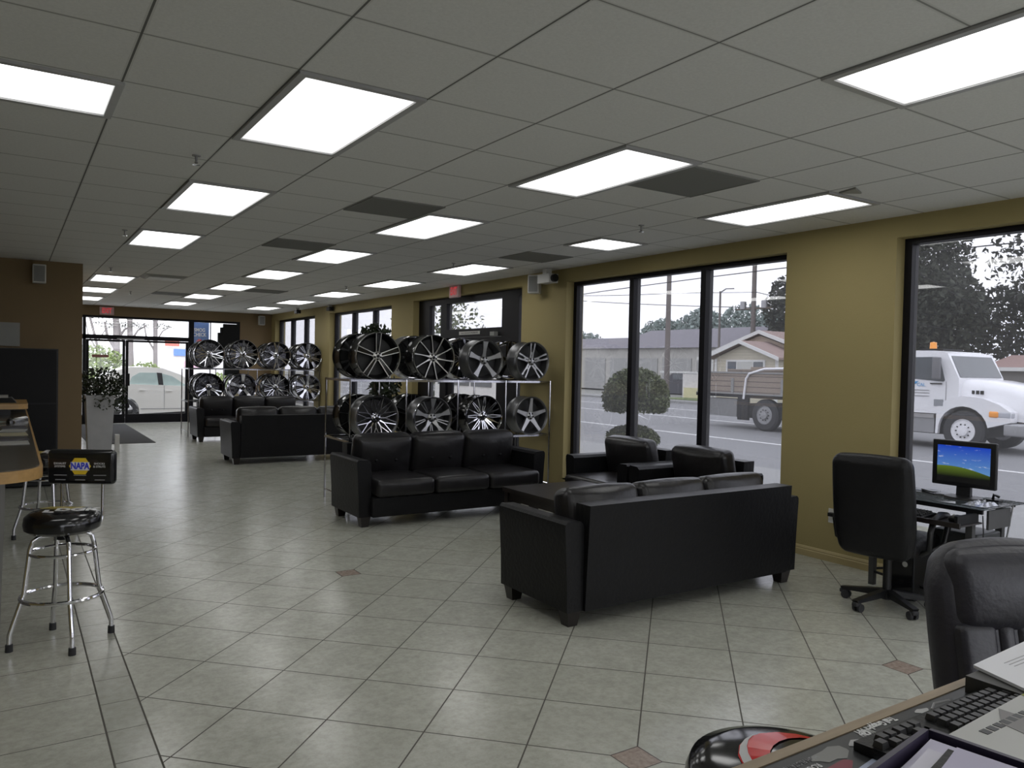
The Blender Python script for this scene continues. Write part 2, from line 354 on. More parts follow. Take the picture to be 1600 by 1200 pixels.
def tag(o, label, cat, group=None, kind=None):
    o['label'] = label; o['category'] = cat
    if group: o['group'] = group
    if kind: o['kind'] = kind
    return o
def thing(name, label, cat, loc=(0, 0, 0), rz=0.0, group=None):
    o = bpy.data.objects.new(name, None); C.objects.link(o); o.location = loc; o.rotation_euler = (0, 0, rz)
    o.empty_display_size = 0.1
    return tag(o, label, cat, group)
def struct(o, label=None):
    o['kind'] = 'structure'
    if label: o['label'] = label
    return o
def copy_tree(o, parent=None):
    c = o.copy(); C.objects.link(c); c.parent = parent
    for ch in list(o.children): copy_tree(ch, c)
    return c
def place(proto, used, loc, rz, label):
    o = proto if not used else copy_tree(proto)
    o.location = loc; o.rotation_euler = (0, 0, rz); o['label'] = label
    return o
def lab(o, label): o['label'] = label; return o
_fc = bpy.data.curves.new('lettering_source', 'FONT'); _fo = bpy.data.objects.new('lettering_source', _fc); C.objects.link(_fo)
def text(body, size, mtx, name, m, parent, extrude=0.001, width=1.0, align='CENTER', bold=0.0):
    _fc.body = body; _fc.size = size; _fc.extrude = extrude; _fc.align_x = align; _fc.align_y = 'CENTER'; _fc.offset = bold
    bpy.context.view_layer.update(); dg = bpy.context.evaluated_depsgraph_get()
    me = bpy.data.meshes.new_from_object(_fo.evaluated_get(dg)); me.name = name
    me.transform(mtx @ Matrix.Diagonal((width, 1, 1, 1))); me.materials.clear(); me.materials.append(m)
    o = bpy.data.objects.new(name, me); C.objects.link(o); o.parent = parent
    return o
def basis(o, x, y):  # matrix mapping local x,y,z to given world axes
    x = Vector(x).normalized(); y = Vector(y).normalized(); z = x.cross(y); m = Matrix.Identity(4)
    for i in range(3): m[i][0] = x[i]; m[i][1] = y[i]; m[i][2] = z[i]; m[i][3] = o[i]
    return m

# ================================================================== THE SETTING
XW, YF, ZC, YN, XL = 5.85, 20.89, 2.84, -2.6, -4.0
struct(MB().box(XL, 6.12, YN, YF+0.12, -0.12, 0).build('floor', FLOOR), 'diagonal grey-beige ceramic tile floor')
struct(MB().box(XL, 6.12, YN, YF+0.12, ZC, ZC+0.1).build('ceiling', CEIL), 'suspended grid ceiling of speckled grey tiles')
WIN = {1: (17.38, 20.55), 2: (13.12, 16.40), 3: (4.52, 7.80), 4: (0.21, 3.49), 5: (-2.45, -0.35)}  # window 5 is added out of view to let in daylight
WZ0, WZ1 = 0.20, 2.675
DOOR = (8.81, 12.21)
m = MB(); ys = sorted([v for v in WIN.values()] + [DOOR]); y = YN
for a, b in ys:
    m.box(XW, 6.12, y, a, 0, ZC); z0 = 0 if (a, b) == DOOR else WZ0
    if z0: m.box(XW, 6.12, a, b, 0, z0)
    m.box(XW, 6.12, a, b, WZ1 if z0 else 2.69, ZC); y = b
m.box(XW, 6.12, y, YF+0.12, 0, ZC)
struct(m.build('wall_right', WALL), 'tan wall of tall windows on the right')
m = MB().box(0.80, XW, YF, YF+0.12, 2.60, ZC).box(5.03, XW, YF, YF+0.12, 0, 2.60)
struct(m.build('wall_far', WALL_D), 'brown wall around the far storefront')
struct(MB().box(XL, 0.80, 11.80, YF+0.12, 0, ZC).build('wall_left', WALL_D), 'brown wall block on the left')
struct(MB().box(XL-0.12, XL, YN, 11.8, 0, ZC).build('wall_side', WALL), 'plain side wall')
struct(MB().box(XL-0.12, -1.0, YN-0.12, YN, 0, ZC).box(5.2, 6.12, YN-0.12, YN, 0, ZC).box(-1.0, 5.2, YN-0.12, YN, 0, 0.2).box(-1.0, 5.2, YN-0.12, YN, 2.675, ZC).build('wall_near', WALL), 'near wall around the added window')  # unseen wall, set close so its added window brightens the near end
nw = MB().box(-1.0, 5.2, YN-0.10, YN-0.02, 0.2, 0.26).box(-1.0, 5.2, YN-0.10, YN-0.02, 2.61, 2.675)
for x in (-1.0, 0.52, 2.07, 3.62, 5.14): nw.box(x, x+0.06, YN-0.10, YN-0.02, 0.26, 2.61)
nwo = struct(nw.build('window_6', FRAMEBLK), 'added wide dark framed window behind the camera, for daylight')  # window added behind the camera as a daylight source
for x in (-0.94, 0.58, 2.13, 3.68): MB().box(x, x+1.46, YN-0.063, YN-0.057, 0.26, 2.61).build('window_pane', GLASS_C, nwo)
# baseboards: moulded profile on each pier of the right wall
def baseboard(name, y0, y1):
    m = MB(); prof = [(XW, 0), (XW-0.018, 0), (XW-0.018, 0.050), (XW-0.012, 0.058), (XW-0.014, 0.066), (XW-0.006, 0.080), (XW, 0.085)]
    m.prism([(p[0], p[1]) for p in prof], y0, y1, 'y'); struct(m.build(name, BASEB))
for i, (a, b) in enumerate([(YN, 8.81), (12.21, YF)]): baseboard('baseboard_right' if i == 0 else 'baseboard_right.001', a, b)
struct(MB().box(0.80-0.0, 0.815, 11.80, YF, 0, 0.085).build('baseboard_left', BASEB))

def window(idx, y0, y1):
    root = MB(); t = 0.06; xa, xb = 5.965, 6.065
    root.box(xa, xb, y0, y0+t, WZ0, WZ1).box(xa, xb, y1-t, y1, WZ0, WZ1).box(xa, xb, y0+t, y1-t, WZ0, WZ0+0.05).box(xa, xb, y0+t, y1-t, WZ1-0.045, WZ1)
    L = (y1-y0)/3.0; mull = [y0+L+0.0, y0+2*L]
    for c in mull: root.box(xa-0.01, xb, c-0.035, c+0.035, WZ0+0.05, WZ1-0.045)
    o = struct(root.build('window_%d' % idx, FRAMEBLK), 'dark aluminium window frame of three tall panes')
    eds = [y0+t] + [q for c in mull for q in (c-0.035, c+0.035)] + [y1-t]
    for k in range(3):
        MB().box(6.012, 6.018, eds[2*k], eds[2*k+1], WZ0+0.05, WZ1-0.045).build('window_pane', GLASS_C if idx == 5 else GLASS, o)  # clear panes in the added window pass more daylight
    MB().box(XW, 5.965, y0, y1, WZ0-0.012, WZ0).build('window_sill', BASEB, o)
for k, (a, b) in WIN.items(): window(k, a, b)

# side door bay (door_2): sidelite, transom, door leaf
m = MB(); X0, X1 = 5.965, 6.065; Y0, Y1 = DOOR
m.box(X0, X1, Y0, Y0+0.10, 0, 2.69).box(X0, X1, Y1-0.40, Y1, 0, 2.69).box(X0, X1, Y0+0.1, Y1-0.4, 2.59, 2.69)
m.box(X0, X1, 11.19, 11.40, 0, 2.59).box(X0, X1, 9.05, 9.50, 0, 2.59).box(X0, X1, 9.5, 11.19, 2.035, 2.165).box(X0, X1, 11.4, 11.81, 0, 0.22)
door2 = struct(m.build('door_2', FRAMEBLK), 'dark aluminium side entrance frame')
MB().box(6.012, 6.018, 9.50, 11.19, 2.165, 2.59).build('transom_pane', GLASS, door2)
MB().box(6.012, 6.018, 11.40, 11.81, 0.22, 2.59).build('sidelight_pane', GLASS, door2)
leaf = MB().box(5.99, 6.04, 9.52, 9.66, 0.01, 2.03).box(5.99, 6.04, 11.03, 11.17, 0.01, 2.03).box(5.99, 6.04, 9.66, 11.03, 1.93, 2.03).box(5.99, 6.04, 9.66, 11.03, 0.01, 0.25).build('door_leaf', FRAMEBLK, door2)
MB().box(6.012, 6.018, 9.66, 11.03, 0.25, 1.93).build('door_pane', GLASS, leaf)
MB().tube([(5.97, 9.70, 1.0), (5.94, 9.72, 1.0), (5.94, 10.97, 1.0), (5.97, 10.99, 1.0)], 0.014).build('push_bar', CHROME, leaf, True)
cl = MB().box(5.90, 5.965, 9.60, 9.72, 2.04, 2.10).build('door_closer', GREYP, door2)
sg = MB().box(5.955, 5.964, 10.11, 10.75, 2.075, 2.125).build('notice_strip', WHITEP, door2)
text('THIS DOOR TO REMAIN UNLOCKED DURING BUSINESS HOURS', 0.026, basis((5.9535, 10.43, 2.10), (0, -1, 0), (0, 0, 1)), 'notice_text', BLKPLASTIC, sg, 0.0004, 0.72)

# far storefront (door_1)
Y0, Y1 = YF+0.01, YF+0.11
m = MB().box(0.80, 5.03, Y0, Y1, 2.545, 2.60).box(0.80, 3.78, Y0, Y1, 2.04, 2.145).box(3.78, 3.90, Y0, Y1, 0, 2.545).box(4.965, 5.03, Y0, Y1, 0, 2.545)
m.box(0.80, 0.86, Y0, Y1, 0, 2.04).box(1.425, 1.49, Y0, Y1, 0, 2.545).box(3.9, 4.965, Y0, Y1, 0, 0.24).box(3.9, 4.965, Y0+0.03, Y1-0.03, 1.955, 1.975)
m.box(0.86, 1.425, Y0, Y1, 0, 0.22)
door1 = struct(m.build('door_1', FRAMEBLK), 'dark aluminium storefront with double doors at the far end')
for a, b, c, d in ((0.86, 1.425, 2.145, 2.545), (1.49, 3.78, 2.145, 2.545), (0.86, 1.425, 0.22, 2.04), (3.9, 4.965, 0.24, 1.955), (3.9, 4.965, 1.975, 2.545)):
    MB().box(a, b, YF+0.055, YF+0.061, c, d).build('storefront_pane', GLASS_C, door1)
MB().box(1.49, 3.78, YF-0.012, Y0, 2.548, 2.556).build('frame_trim_strip', STEEL, door1)
for a, b, s in ((1.495, 2.335, 1), (2.345, 3.775, -1)):
    q = 0.06
    lf = MB().box(a, a+q, Y0+0.02, Y1-0.02, 0.01, 2.035).box(b-q, b, Y0+0.02, Y1-0.02, 0.01, 2.035).box(a+q, b-q, Y0+0.02, Y1-0.02, 1.985, 2.035).box(a+q, b-q, Y0+0.02, Y1-0.02, 0.01, 0.225).build('door_leaf', FRAMEBLK, door1)
    MB().box(a+q, b-q, YF+0.055, YF+0.061, 0.225, 1.985).build('door_pane', GLASS_C, lf)
    hx = b-0.03 if s > 0 else a+0.04
    MB().box(hx-0.035, hx+0.045 if s < 0 else hx+0.02, YF-0.04, Y0+0.02, 0.92, 1.22).build('door_handle', FRAMEBLK, lf)
MB().box(2.15, 2.75, YF-0.05, Y0, 2.045, 2.075).build('door_closer', STEEL, door1)
ns = MB().box(1.62, 1.98, YF+0.050, YF+0.054, 1.60, 1.665).build('notice_strip', mat('faded_red_sticker', (0.30, 0.12, 0.11), 0.5), door1)
bx = MB()
for (a, b, c, d) in ((4.47, 4.96, 1.75, 2.30), (4.53, 4.96, 2.30, 2.44), (4.60, 4.96, 2.44, 2.53), (4.62, 4.96, 1.2, 1.75)): bx.box(a, b, YF-0.12, YF+0.02, c, d)
tag(bx.build('wall_fixture', BLACKF), 'black stepped boxy fixture hanging at the top right corner of the far storefront', 'wall fixture')

# ================================================================== CEILING THINGS
def make_light(wx, wy):
    t = thing('ceiling_light', '', 'ceiling light', group='recessed fluorescent ceiling panels')
    a, b = wx/2, wy/2; ia, ib = a-0.036, b-0.036; m = MB()
    for (x0, x1, y0, y1) in ((-a, a, -b, -ib), (-a, a, ib, b), (-a, -ia, -ib, ib), (ia, a, -ib, ib)): m.box(x0, x1, y0, y1, -0.012, 0.002)
    m.build('light_frame', mat('light_frame_metal', (0.45, 0.45, 0.46), 0.4), t)
    MB().box(-ia, ia, -ib, ib, -0.004, 0.002).build('light_lens', LENS, t)
    return t
LAx, LBx, LCx = 1.3262, 3.155, 4.984; LY = lambda k: 3.894+2.438*k
lp = make_light(0.60, 1.21); used = False
rows = {'left': (LAx, [(0, 'nearest and largest of its row'), (1, 'second from the camera'), (2, 'third from the camera, beside a sprinkler'), (4, 'first beyond the gap'), (5, 'nearer of two cut off by brown wall'), (6, 'farther of two cut off by brown wall')]),
        'middle': (LBx, [(-1, 'cut off by the upper right photo edge'), (0, 'touching the largest vent tile'), (1, 'right behind a dark vent tile'), (2, 'third fully visible from the camera'), (3, 'fourth fully visible from the camera'), (4, 'third from the far end'), (5, 'second from the far end'), (6, 'last before the far storefront')]),
        'window': (LCx, [(0, 'largest, above the big windows'), (2, 'third one back, before the side door'), (3, 'fourth one back'), (4, 'third from its far end'), (5, 'second from its far end'), (6, 'last, near the far corner')])}
for rn, (x, lst) in rows.items():
    for k, txt in lst:
        place(lp, used, (x, LY(k), ZC-0.001), 0, 'fluorescent ceiling panel, %s row, %s' % (rn, txt)); used = True
for (x, k, txt) in ((LAx, -1, 'above the camera'), (LAx, -2, 'behind the camera, left row'), (LBx, -2, 'behind the camera, middle row'), (LCx, -1, 'right beside the near window, out of frame'), (LCx, -2, 'near the window behind the camera')):  # panels added out of view to light the near end of the room
    place(lp, True, (x, LY(k), ZC-0.001), 0, 'added unseen fluorescent panel %s' % txt)
l2 = make_light(1.21, 0.60); l2.location = (-0.18, 4.21, ZC-0.001); lab(l2, 'white fluorescent ceiling panel set crosswise at the far left edge of the photo')
l3 = make_light(0.60, 0.60); l3.location = (4.985, 6.022, ZC-0.001); lab(l3, 'small square fluorescent ceiling panel of the window row, above the armchairs')
def vent(x, y, label):
    t = thing('ceiling_vent', label, 'ceiling vent', (x, y, ZC), 0, 'dark perforated ceiling vents'); a = 0.295
    MB().box(-a, a, -a, a, -0.006, 0.001).build('vent_plate', VENT, t)
    m = MB()
    for (x0, x1, y0, y1) in ((-a-.01, a+.01, -a-.01, -a), (-a-.01, a+.01, a, a+.01), (-a-.01, -a, -a, a), (a, a+.01, -a, a)): m.box(x0, x1, y0, y1, -0.009, 0.001)
    m.build('vent_frame', mat('vent_frame_metal', (0.25, 0.25, 0.24), 0.6), t)
vent(3.765, 3.675, 'large dark square vent tile touching the nearest middle light panel')
vent(2.555, 5.725, 'dark square vent tile beside the second middle light panel')
vent(2.555, 8.16, 'dark square vent tile beside the third middle light panel')
vent(4.98, 7.24, 'dark square vent tile in front of the small square panel by the window')
vent(3.80, 13.95, 'dark square vent tile far back beside the last middle panels')
vent(2.55, 15.9, 'dark square vent tile farthest back before the storefront')
t = thing('air_diffuser', 'pale grey square air diffuser with flared edges between the left and middle light rows', 'air diffuser', (1.935, 12.73, ZC))
MB().taper((0, 0), (0.24, 0.24), (0.295, 0.295), -0.03, 0.0).build('diffuser_cone', GREYP, t); MB().box(-0.22, 0.22, -0.22, 0.22, -0.036, -0.03).build('diffuser_plate', WHITEP, t)
sp0 = thing('sprinkler_head', '', 'sprinkler', group='ceiling sprinkler heads')
MB().lathe([(0.035, 0), (0.033, -0.008), (0.012, -0.012), (0.009, -0.05), (0.016, -0.055), (0.006, -0.07)], 12).build('sprinkler_body', STEEL, sp0, True)
MB().lathe([(0.0, -0.074), (0.03, -0.074), (0.03, -0.077), (0.0, -0.078)], 12).build('deflector', CHROME, sp0, True)
u = False
for x, y, l in ((0.94, 5.03, 'chrome ceiling sprinkler left of the big panel behind the nearest left light'), (0.92, 8.37, 'chrome ceiling sprinkler touching the left side of the third left light panel'), (1.15, 12.0, 'small ceiling sprinkler just right of the brown wall corner'),
                (4.56, 5.03, 'dark ceiling sprinkler above the big three pane window'), (4.52, 8.33, 'dark ceiling sprinkler beside the panel above the side door'), (4.56, 12.03, 'small ceiling sprinkler over the far end of the near wheel rack'), (1.86, 15.96, 'tiny ceiling sprinkler farthest back on the left')):
    o = place(sp0, u, (x, y, ZC), 0, l); o.scale = (0.75, 0.75, 0.75); u = True
t = thing('ceiling_sensor', 'flat grey triangular plate on the ceiling beside the window row light', 'sensor', (4.77, 3.17, ZC)); MB().prism([(-0.06, -0.06), (0.10, 0.0), (-0.02, 0.09)], -0.012, 0, 'z').build('sensor_plate', GREYP, t)
def camera_dome(loc, s, label, rz=0):
    t = thing('security_camera', label, 'security camera', loc, rz, 'small ceiling cameras')
    MB().box(-0.03*s, 0.03*s, -0.03*s, 0.03*s, -0.05*s, 0).build('camera_bracket', WHITEP, t)
    MB().box(-0.05*s, 0.05*s, -0.10*s, 0.08*s, -0.13*s, -0.05*s).build('camera_body', BLKPLASTIC if s < 1.2 else WHITEP, t)
    MB().lathe([(0.0, -0.10*s), (0.035*s, -0.10*s), (0.035*s, -0.13*s), (0.0, -0.13*s)], 16, 'y', (0, 0, -0.09*s)).build('camera_lens', BLKPLASTIC, t, True)
camera_dome((5.55, 17.73, ZC), 1.0, 'small black ceiling camera, left one of the pair by the far corner')
camera_dome((5.78, 16.2, ZC), 1.0, 'small black ceiling camera, right one of the pair by the far corner')
camera_dome((5.70, 8.02, ZC), 1.4, 'white security camera under the ceiling beside the wall speaker near the big window')
def speaker(loc, rz, label, s=1.0):
    t = thing('wall_speaker', label, 'speaker', loc, rz, 'small wall speakers')   # faces local -y
    MB().rbox((0, -0.07*s, 0), (0.15*s, 0.14*s, 0.24*s), 0.012, n=2).build('speaker_cabinet', WHITEP, t, True)
    MB().box(-0.06*s, 0.06*s, -0.146*s, -0.14*s, -0.10*s, 0.10*s).build('speaker_grille', mat('speaker_grille_cloth', (0.28, 0.28, 0.27), 0.8, bump=0.4, bscale=300), t)
    MB().box(-0.02, 0.02, -0.01, 0.03, -0.03, 0.03).build('speaker_bracket', BLKPLASTIC, t)
speaker((0.30, 11.76, 2.655), 0.0, 'small grey wall speaker high on the brown wall at the left')
speaker((5.78, 8.38, 2.67), math.radians(-50), 'small white wall speaker between the side door and the big window')
speaker((5.55, 20.84, 2.66), 0.0, 'small white wall speaker in the far corner beside the storefront')
def exit_sign(loc, rz, label):
    t = thing('exit_sign', label, 'exit sign', loc, rz, 'red exit signs')   # faces local -y
    MB().rbox((0, -0.025, 0), (0.31, 0.05, 0.19), 0.01, n=2).build('sign_housing', mat('sign_housing_pale', (0.72, 0.50, 0.50), 0.4), t, True)
    text('EXIT', 0.165, basis((0, -0.052, 0), (1, 0, 0), (0, 0, 1)), 'sign_letters', REDX, t, 0.001, 0.62, bold=0.006)
exit_sign((1.92, YF-0.005, 2.715), 0, 'red lettered exit sign above the far storefront doors')
exit_sign((5.84, 10.65, 2.745), -PI/2, 'red lettered exit sign above the side door behind the near wheel rack')
t = thing('wall_panel', 'pale blank panel fixed to the brown wall above the black cabinet', 'wall panel', (-0.22, 11.79, 1.87)); MB().box(-0.33, 0.315, -0.02, 0, -0.15, 0.15).build('panel_board', GREYP, t)
t = thing('wall_outlet', 'white wall outlet with a plug, left of the swivel chair by the window', 'outlet', (XW, 3.975, 0.39))
MB().box(-0.008, 0, -0.04, 0.04, -0.06, 0.06).build('outlet_plate', WHITEP, t); MB().box(-0.05, -0.008, -0.03, 0.02, 0.0, 0.03).build('plug', BLKPLASTIC, t)

# ================================================================== SOFAS
def make_sofa(name, label, cat, Wd, n, group):
    t = thing(name, label, cat, group=group); ax = 0.15
    # base
    MB().rbox((Wd/2, 0.43, 0.20), (Wd-2*ax+0.02, 0.82, 0.20), 0.02, n=3).build('base', LEATHER, t, True)
    bp = MB(); bp.prism([(0.0, 0.10), (0.16, 0.10), (0.11, 0.755), (-0.03, 0.755)], ax+0.002, Wd-ax-0.002, 'x'); bp.build('back_panel', LEATHER, t)
    for sx_, sgn in ((0, 1), (Wd, -1)):
        m = MB(); prof = []
        # arm section: gently waisted outer face, rounded top
        for (px_, pz) in ((0.028, 0.10), (0.022, 0.30), (0.010, 0.50), (0.002, 0.61), (0.004, 0.642), (0.02, 0.66), (0.12, 0.655), (0.148, 0.63), (0.15, 0.58), (0.15, 0.10)):
            prof.append((sx_+sgn*px_, pz))
        m.prism([(a, b) for a, b in prof], 0.02, 0.775, 'y'); m.build('arm', LEATHER, t, True, ang=0.6)
    cw = (Wd-2*ax)/n
    for i in range(n):
        x = ax+cw*(i+0.5)
        first = 0.0
        MB().rbox((x, 0.52, 0.385), (cw-0.012, 0.80, 0.165), 0.045, (0.004, 0.012, 0.022), 6).build('seat_cushion', LEATHER_C, t, True)
        R = Matrix.Translation((x, 0.27, 0.645)) @ Matrix.Rotation(math.radians(-12), 4, 'X')
        cu = MB().rbox((0, 0, 0), (cw-0.012, 0.18, 0.44), 0.06, (0.012, 0.055, 0.012), 7, R).build('back_cushion', LEATHER_C, t, True)
        if n > 1:
            for bx_ in (-0.11, 0.11):
                MB().lathe([(0.0, 0.016), (0.012, 0.012), (0.018, 0.0)], 12, 'y', mtx=R @ Matrix.Translation((bx_, 0.142, -0.02))).build('button', LEATHER, cu, True)
    for (x, y) in ((0.10, 0.09), (Wd-0.10, 0.09), (0.10, 0.72), (Wd-0.10, 0.72)):
        MB().taper((x, y), (0.035, 0.035), (0.052, 0.052), 0.0, 0.105).build('leg', DARKWOOD, t)
    return t
sofa = make_sofa('sofa', '', 'sofa', 2.22, 3, 'black leather three seat sofas')
place(sofa, False, (2.82, 3.70, 0), 0, 'black leather three seat sofa in the foreground, its plain back turned to the camera')
for ch in sofa.children:
    if ch.name.startswith('back_cushion'): ch.location.z = 0.0
place(sofa, True, (5.02, 7.80, 0), PI, 'black leather three seat sofa facing the camera in front of the near wheel rack')
place(sofa, True, (2.81, 12.15, 0), 0, 'far black leather sofa with its back to the camera')
place(sofa, True, (5.22, 16.55, 0), PI, 'farthest black leather sofa, facing the camera in front of the far wheel rack')
for ch in sofa.children:
    if ch.name.startswith('back_cushion'): ch.location.z = -0.05
armc = make_sofa('armchair', '', 'armchair', 1.00, 1, 'black leather armchairs by the window')
place(armc, False, (5.84, 5.70, 0), PI/2, 'black leather armchair against the big window, left one of the two')
place(armc, True, (5.84, 4.68, 0), PI/2, 'black leather armchair against the big window, right one of the two')
t = thing('coffee_table', 'square espresso wood coffee table between the facing sofas', 'coffee table', (4.41, 5.72, 0))
MB().box(-0.475, 0.475, -0.475, 0.475, 0.41, 0.45).build('tabletop', DARKWOOD, t)
MB().box(-0.44, 0.44, -0.44, 0.44, 0.33, 0.41).build('apron', DARKWOOD, t); MB().box(-0.42, 0.42, -0.42, 0.42, 0.13, 0.155).build('lower_shelf', DARKWOOD, t)
for sx_ in (-1, 1):
    for sy_ in (-1, 1): MB().box(sx_*0.43-0.03, sx_*0.43+0.03, sy_*0.43-0.03, sy_*0.43+0.03, 0, 0.41).build('leg', DARKWOOD, t)

# ================================================================== WHEEL RACKS
def make_rack(label, x0, x1, y0, y1):
    t = thing('wheel_display_rack', label, 'display rack', (x0, y0, 0), 0, 'chrome wire wheel racks'); Wd, D = x1-x0, y1-y0; nb = 4
    for i in range(nb+1):
        x = Wd*i/nb
        for y in (0, D):
            MB().tube([(x, y, 0.0), (x, y, 1.42)], 0.011, 8).build('post', CHROME_D, t, True)
    for z in (0.725, 1.405):
        s = MB().box(-0.01, Wd+0.01, -0.008, 0.008, z-0.012, z+0.012).box(-0.01, Wd+0.01, D-0.008, D+0.008, z-0.012, z+0.012)
        for x in (0, Wd): s.box(x-0.012, x+0.012, 0, D, z-0.012, z+0.012)
        for k in range(1, 8): s.tube([(0, D*k/8, z), (Wd, D*k/8, z)], 0.003, 5)
        s.build('shelf', CHROME_D, t)
    for x in (0, Wd):
        MB().tube([(x, 0, 0.10), (x, D, 0.10)], 0.009, 6).build('foot_brace', CHROME_D, t)
    return t
make_rack('chrome wire rack full of wheels behind the sofa that faces the camera', 3.13, 5.85-0.02, 8.08, 8.86)
make_rack('far chrome wire rack of wheels in front of the far storefront corner', 3.07, 5.83, 16.95, 17.70)
def spoke(m, a, st, th=0.02):
    """st: stations (r, side offset, half width, front y); lies in xz plane at angle a"""
    ca, sa = math.cos(a), math.sin(a); vs = []; fs = []
    for (r, off, hw, y) in st:
        for k, yy in ((-1, y), (1, y), (1, y+th), (-1, y+th)):
            u = off+k*hw; vs.append((r*ca-u*sa, yy, r*sa+u*ca))
    for i in range(len(st)-1):
        a0, b0 = i*4, i*4+4; fs += [(a0+j, a0+(j+1) % 4, b0+(j+1) % 4, b0+j) for j in range(4)]
    fs += [(3, 2, 1, 0), tuple(range(len(vs)-4, len(vs)))]
    m.add(vs, fs)
def make_wheel(R, D, barrel, lip, face, style, label, group, plate=False):
    t = thing('alloy_wheel', label, 'alloy wheel', group=group)   # face towards local -y, bottom at z=0
    c = (0, 0, R)
    b = MB().lathe([(R*0.93, 0.012), (R, 0.004), (R, 0.016), (R*0.965, 0.030), (R*0.93, 0.06), (R*0.90, D*0.5), (R*0.955, D*0.85), (R*0.965, D-0.02), (R, D-0.012), (R, D), (R*0.95, D), (R*0.80, D*0.45), (R*0.84, 0.085), (R*0.90, 0.03)], 44, 'y', c, loop=True)
    b.build('rim_barrel', barrel, t, True, ang=0.9)
    l = MB().lathe([(R*0.962, 0.010), (R*1.001, -0.002), (R*1.003, 0.014), (R*0.985, 0.016), (R*0.945, 0.024)], 44, 'y', c, loop=True); l.build('rim_lip', lip, t, True, ang=0.9)
    s = MB(); MM = Matrix.Translation(c)
    r0, r1 = R*0.16, R*0.92
    sub = MB()
    def add_spoke(a, st, th=0.02, mm=None):
        tmp = MB(); spoke(tmp, a, st, th); (mm or s).add(tmp.v, tmp.f, MM)
    n5 = [PI/2+2*PI*k/5 for k in range(5)]
    if style == 'split5':
        for a in n5:
            for sg in (-1, 1): add_spoke(a, [(r0, sg*R*0.06, R*0.020, 0.03), (R*0.5, sg*R*0.085, R*0.016, 0.018), (R*0.97, sg*R*0.115, R*0.014, 0.004)], 0.006)
            add_spoke(a, [(r0, 0, R*0.085, 0.036), (R*0.5, 0, R*0.11, 0.025), (r1, 0, R*0.14, 0.012)], 0.04, sub)
    elif style == 'ten':
        for k in range(10):
            a = PI/2+0.1+2*PI*k/10; add_spoke(a, [(r0, 0, R*0.045, 0.030), (R*0.4, R*0.01, R*0.022, 0.020), (R*0.7, R*0.03, R*0.016, 0.010), (R*0.97, R*0.06, R*0.022, 0.003)], 0.006); add_spoke(a, [(r0, 0, R*0.06, 0.037), (R*0.4, R*0.01, R*0.04, 0.027), (R*0.7, R*0.03, R*0.035, 0.017), (r1, R*0.06, R*0.045, 0.010)], 0.03, sub)
    elif style == 'five_wide':
        for a in n5:
            add_spoke(a, [(r0*0.7, 0, R*0.12, 0.05), (R*0.35, 0, R*0.085, 0.035), (R*0.6, 0, R*0.095, 0.02), (r1, 0, R*0.145, 0.005)], 0.03)
    elif style == 'five_star':
        for a in n5:
            add_spoke(a, [(r0*0.7, 0, R*0.15, 0.04), (R*0.35, 0, R*0.115, 0.03), (R*0.7, 0, R*0.085, 0.018), (r1, 0, R*0.075, 0.008)], 0.035)
    elif style == 'twin5':
        for a in n5:
            for sg in (-1, 1): add_spoke(a, [(r0, sg*R*0.06, R*0.055, 0.04), (R*0.42, sg*R*0.07, R*0.04, 0.028), (R*0.65, sg*R*0.105, R*0.035, 0.016), (r1, sg*R*0.12, R*0.045, 0.006)], 0.025)
            add_spoke(a, [(R*0.36, 0, R*0.06, 0.035), (R*0.48, 0, R*0.05, 0.03)], 0.02)
    elif style == 'mesh':
        for k in range(12):
            a = PI/2+2*PI*k/12
            add_spoke(a, [(r0, 0, R*0.035, 0.055), (R*0.45, 0, R*0.022, 0.04)], 0.02)
            for sg in (-1, 1): add_spoke(a, [(R*0.42, 0, R*0.022, 0.042), (R*0.62, sg*R*0.085, R*0.018, 0.03), (r1, sg*R*0.20, R*0.018, 0.012)], 0.015)
    elif style == 'blades':
        for k in range(8):
            a = PI/2+2*PI*k/8
            for sg in (-1, 1): add_spoke(a, [(r0, sg*R*0.02, R*0.03, 0.05), (R*0.5, sg*R*0.06, R*0.022, 0.015), (r1, sg*R*0.03, R*0.02, 0.004)], 0.03)
            add_spoke(a+PI/8, [(r0, 0, R*0.02, 0.06), (R*0.55, 0, R*0.035, 0.035), (r1, 0, R*0.015, 0.02)], 0.02)
    elif style == 'six':
        for k in range(6):
            a = PI/2+2*PI*k/6
            for sg in (-1, 1): add_spoke(a, [(r0, sg*R*0.06, R*0.05, 0.05), (R*0.5, sg*R*0.05, R*0.03, 0.02), (r1, sg*R*0.17, R*0.05, 0.006)], 0.03)
    elif style == 'star5':
        for a in n5:
            add_spoke(a, [(r0*0.6, 0, R*0.13, 0.045), (R*0.5, 0, R*0.06, 0.02), (r1, 0, R*0.15, 0.004)], 0.03)
            for sg in (-1, 1): add_spoke(a+PI/5, [(R*0.3, sg*R*0.03, R*0.02, 0.06), (r1, sg*R*0.08, R*0.02, 0.03)], 0.015)
    if plate: MB().lathe([(0.0, D*0.5), (R*0.86, D*0.5), (R*0.86, D*0.5+0.006), (0.0, D*0.5+0.006)], 36, 'y', c).build('back_plate', BACKP if group == W1 else CHROME_B, t)
    s.build('spokes', face, t, False)
    if sub.v: sub.build('spoke_inserts', GLOSSBLK, t)
    hub = MB().lathe([(R*0.20, 0.075), (R*0.20, 0.035), (R*0.15, 0.025), (R*0.10, 0.022), (0.0, 0.022)], 28, 'y', c).build('hub', face, t, True)
    MB().lathe([(R*0.07, 0.022), (R*0.068, 0.012), (0.0, 0.010)], 20, 'y', c).build('center_cap', GLOSSBLK if face is not SILVER else SILVER, hub, True)
    lug = MB()
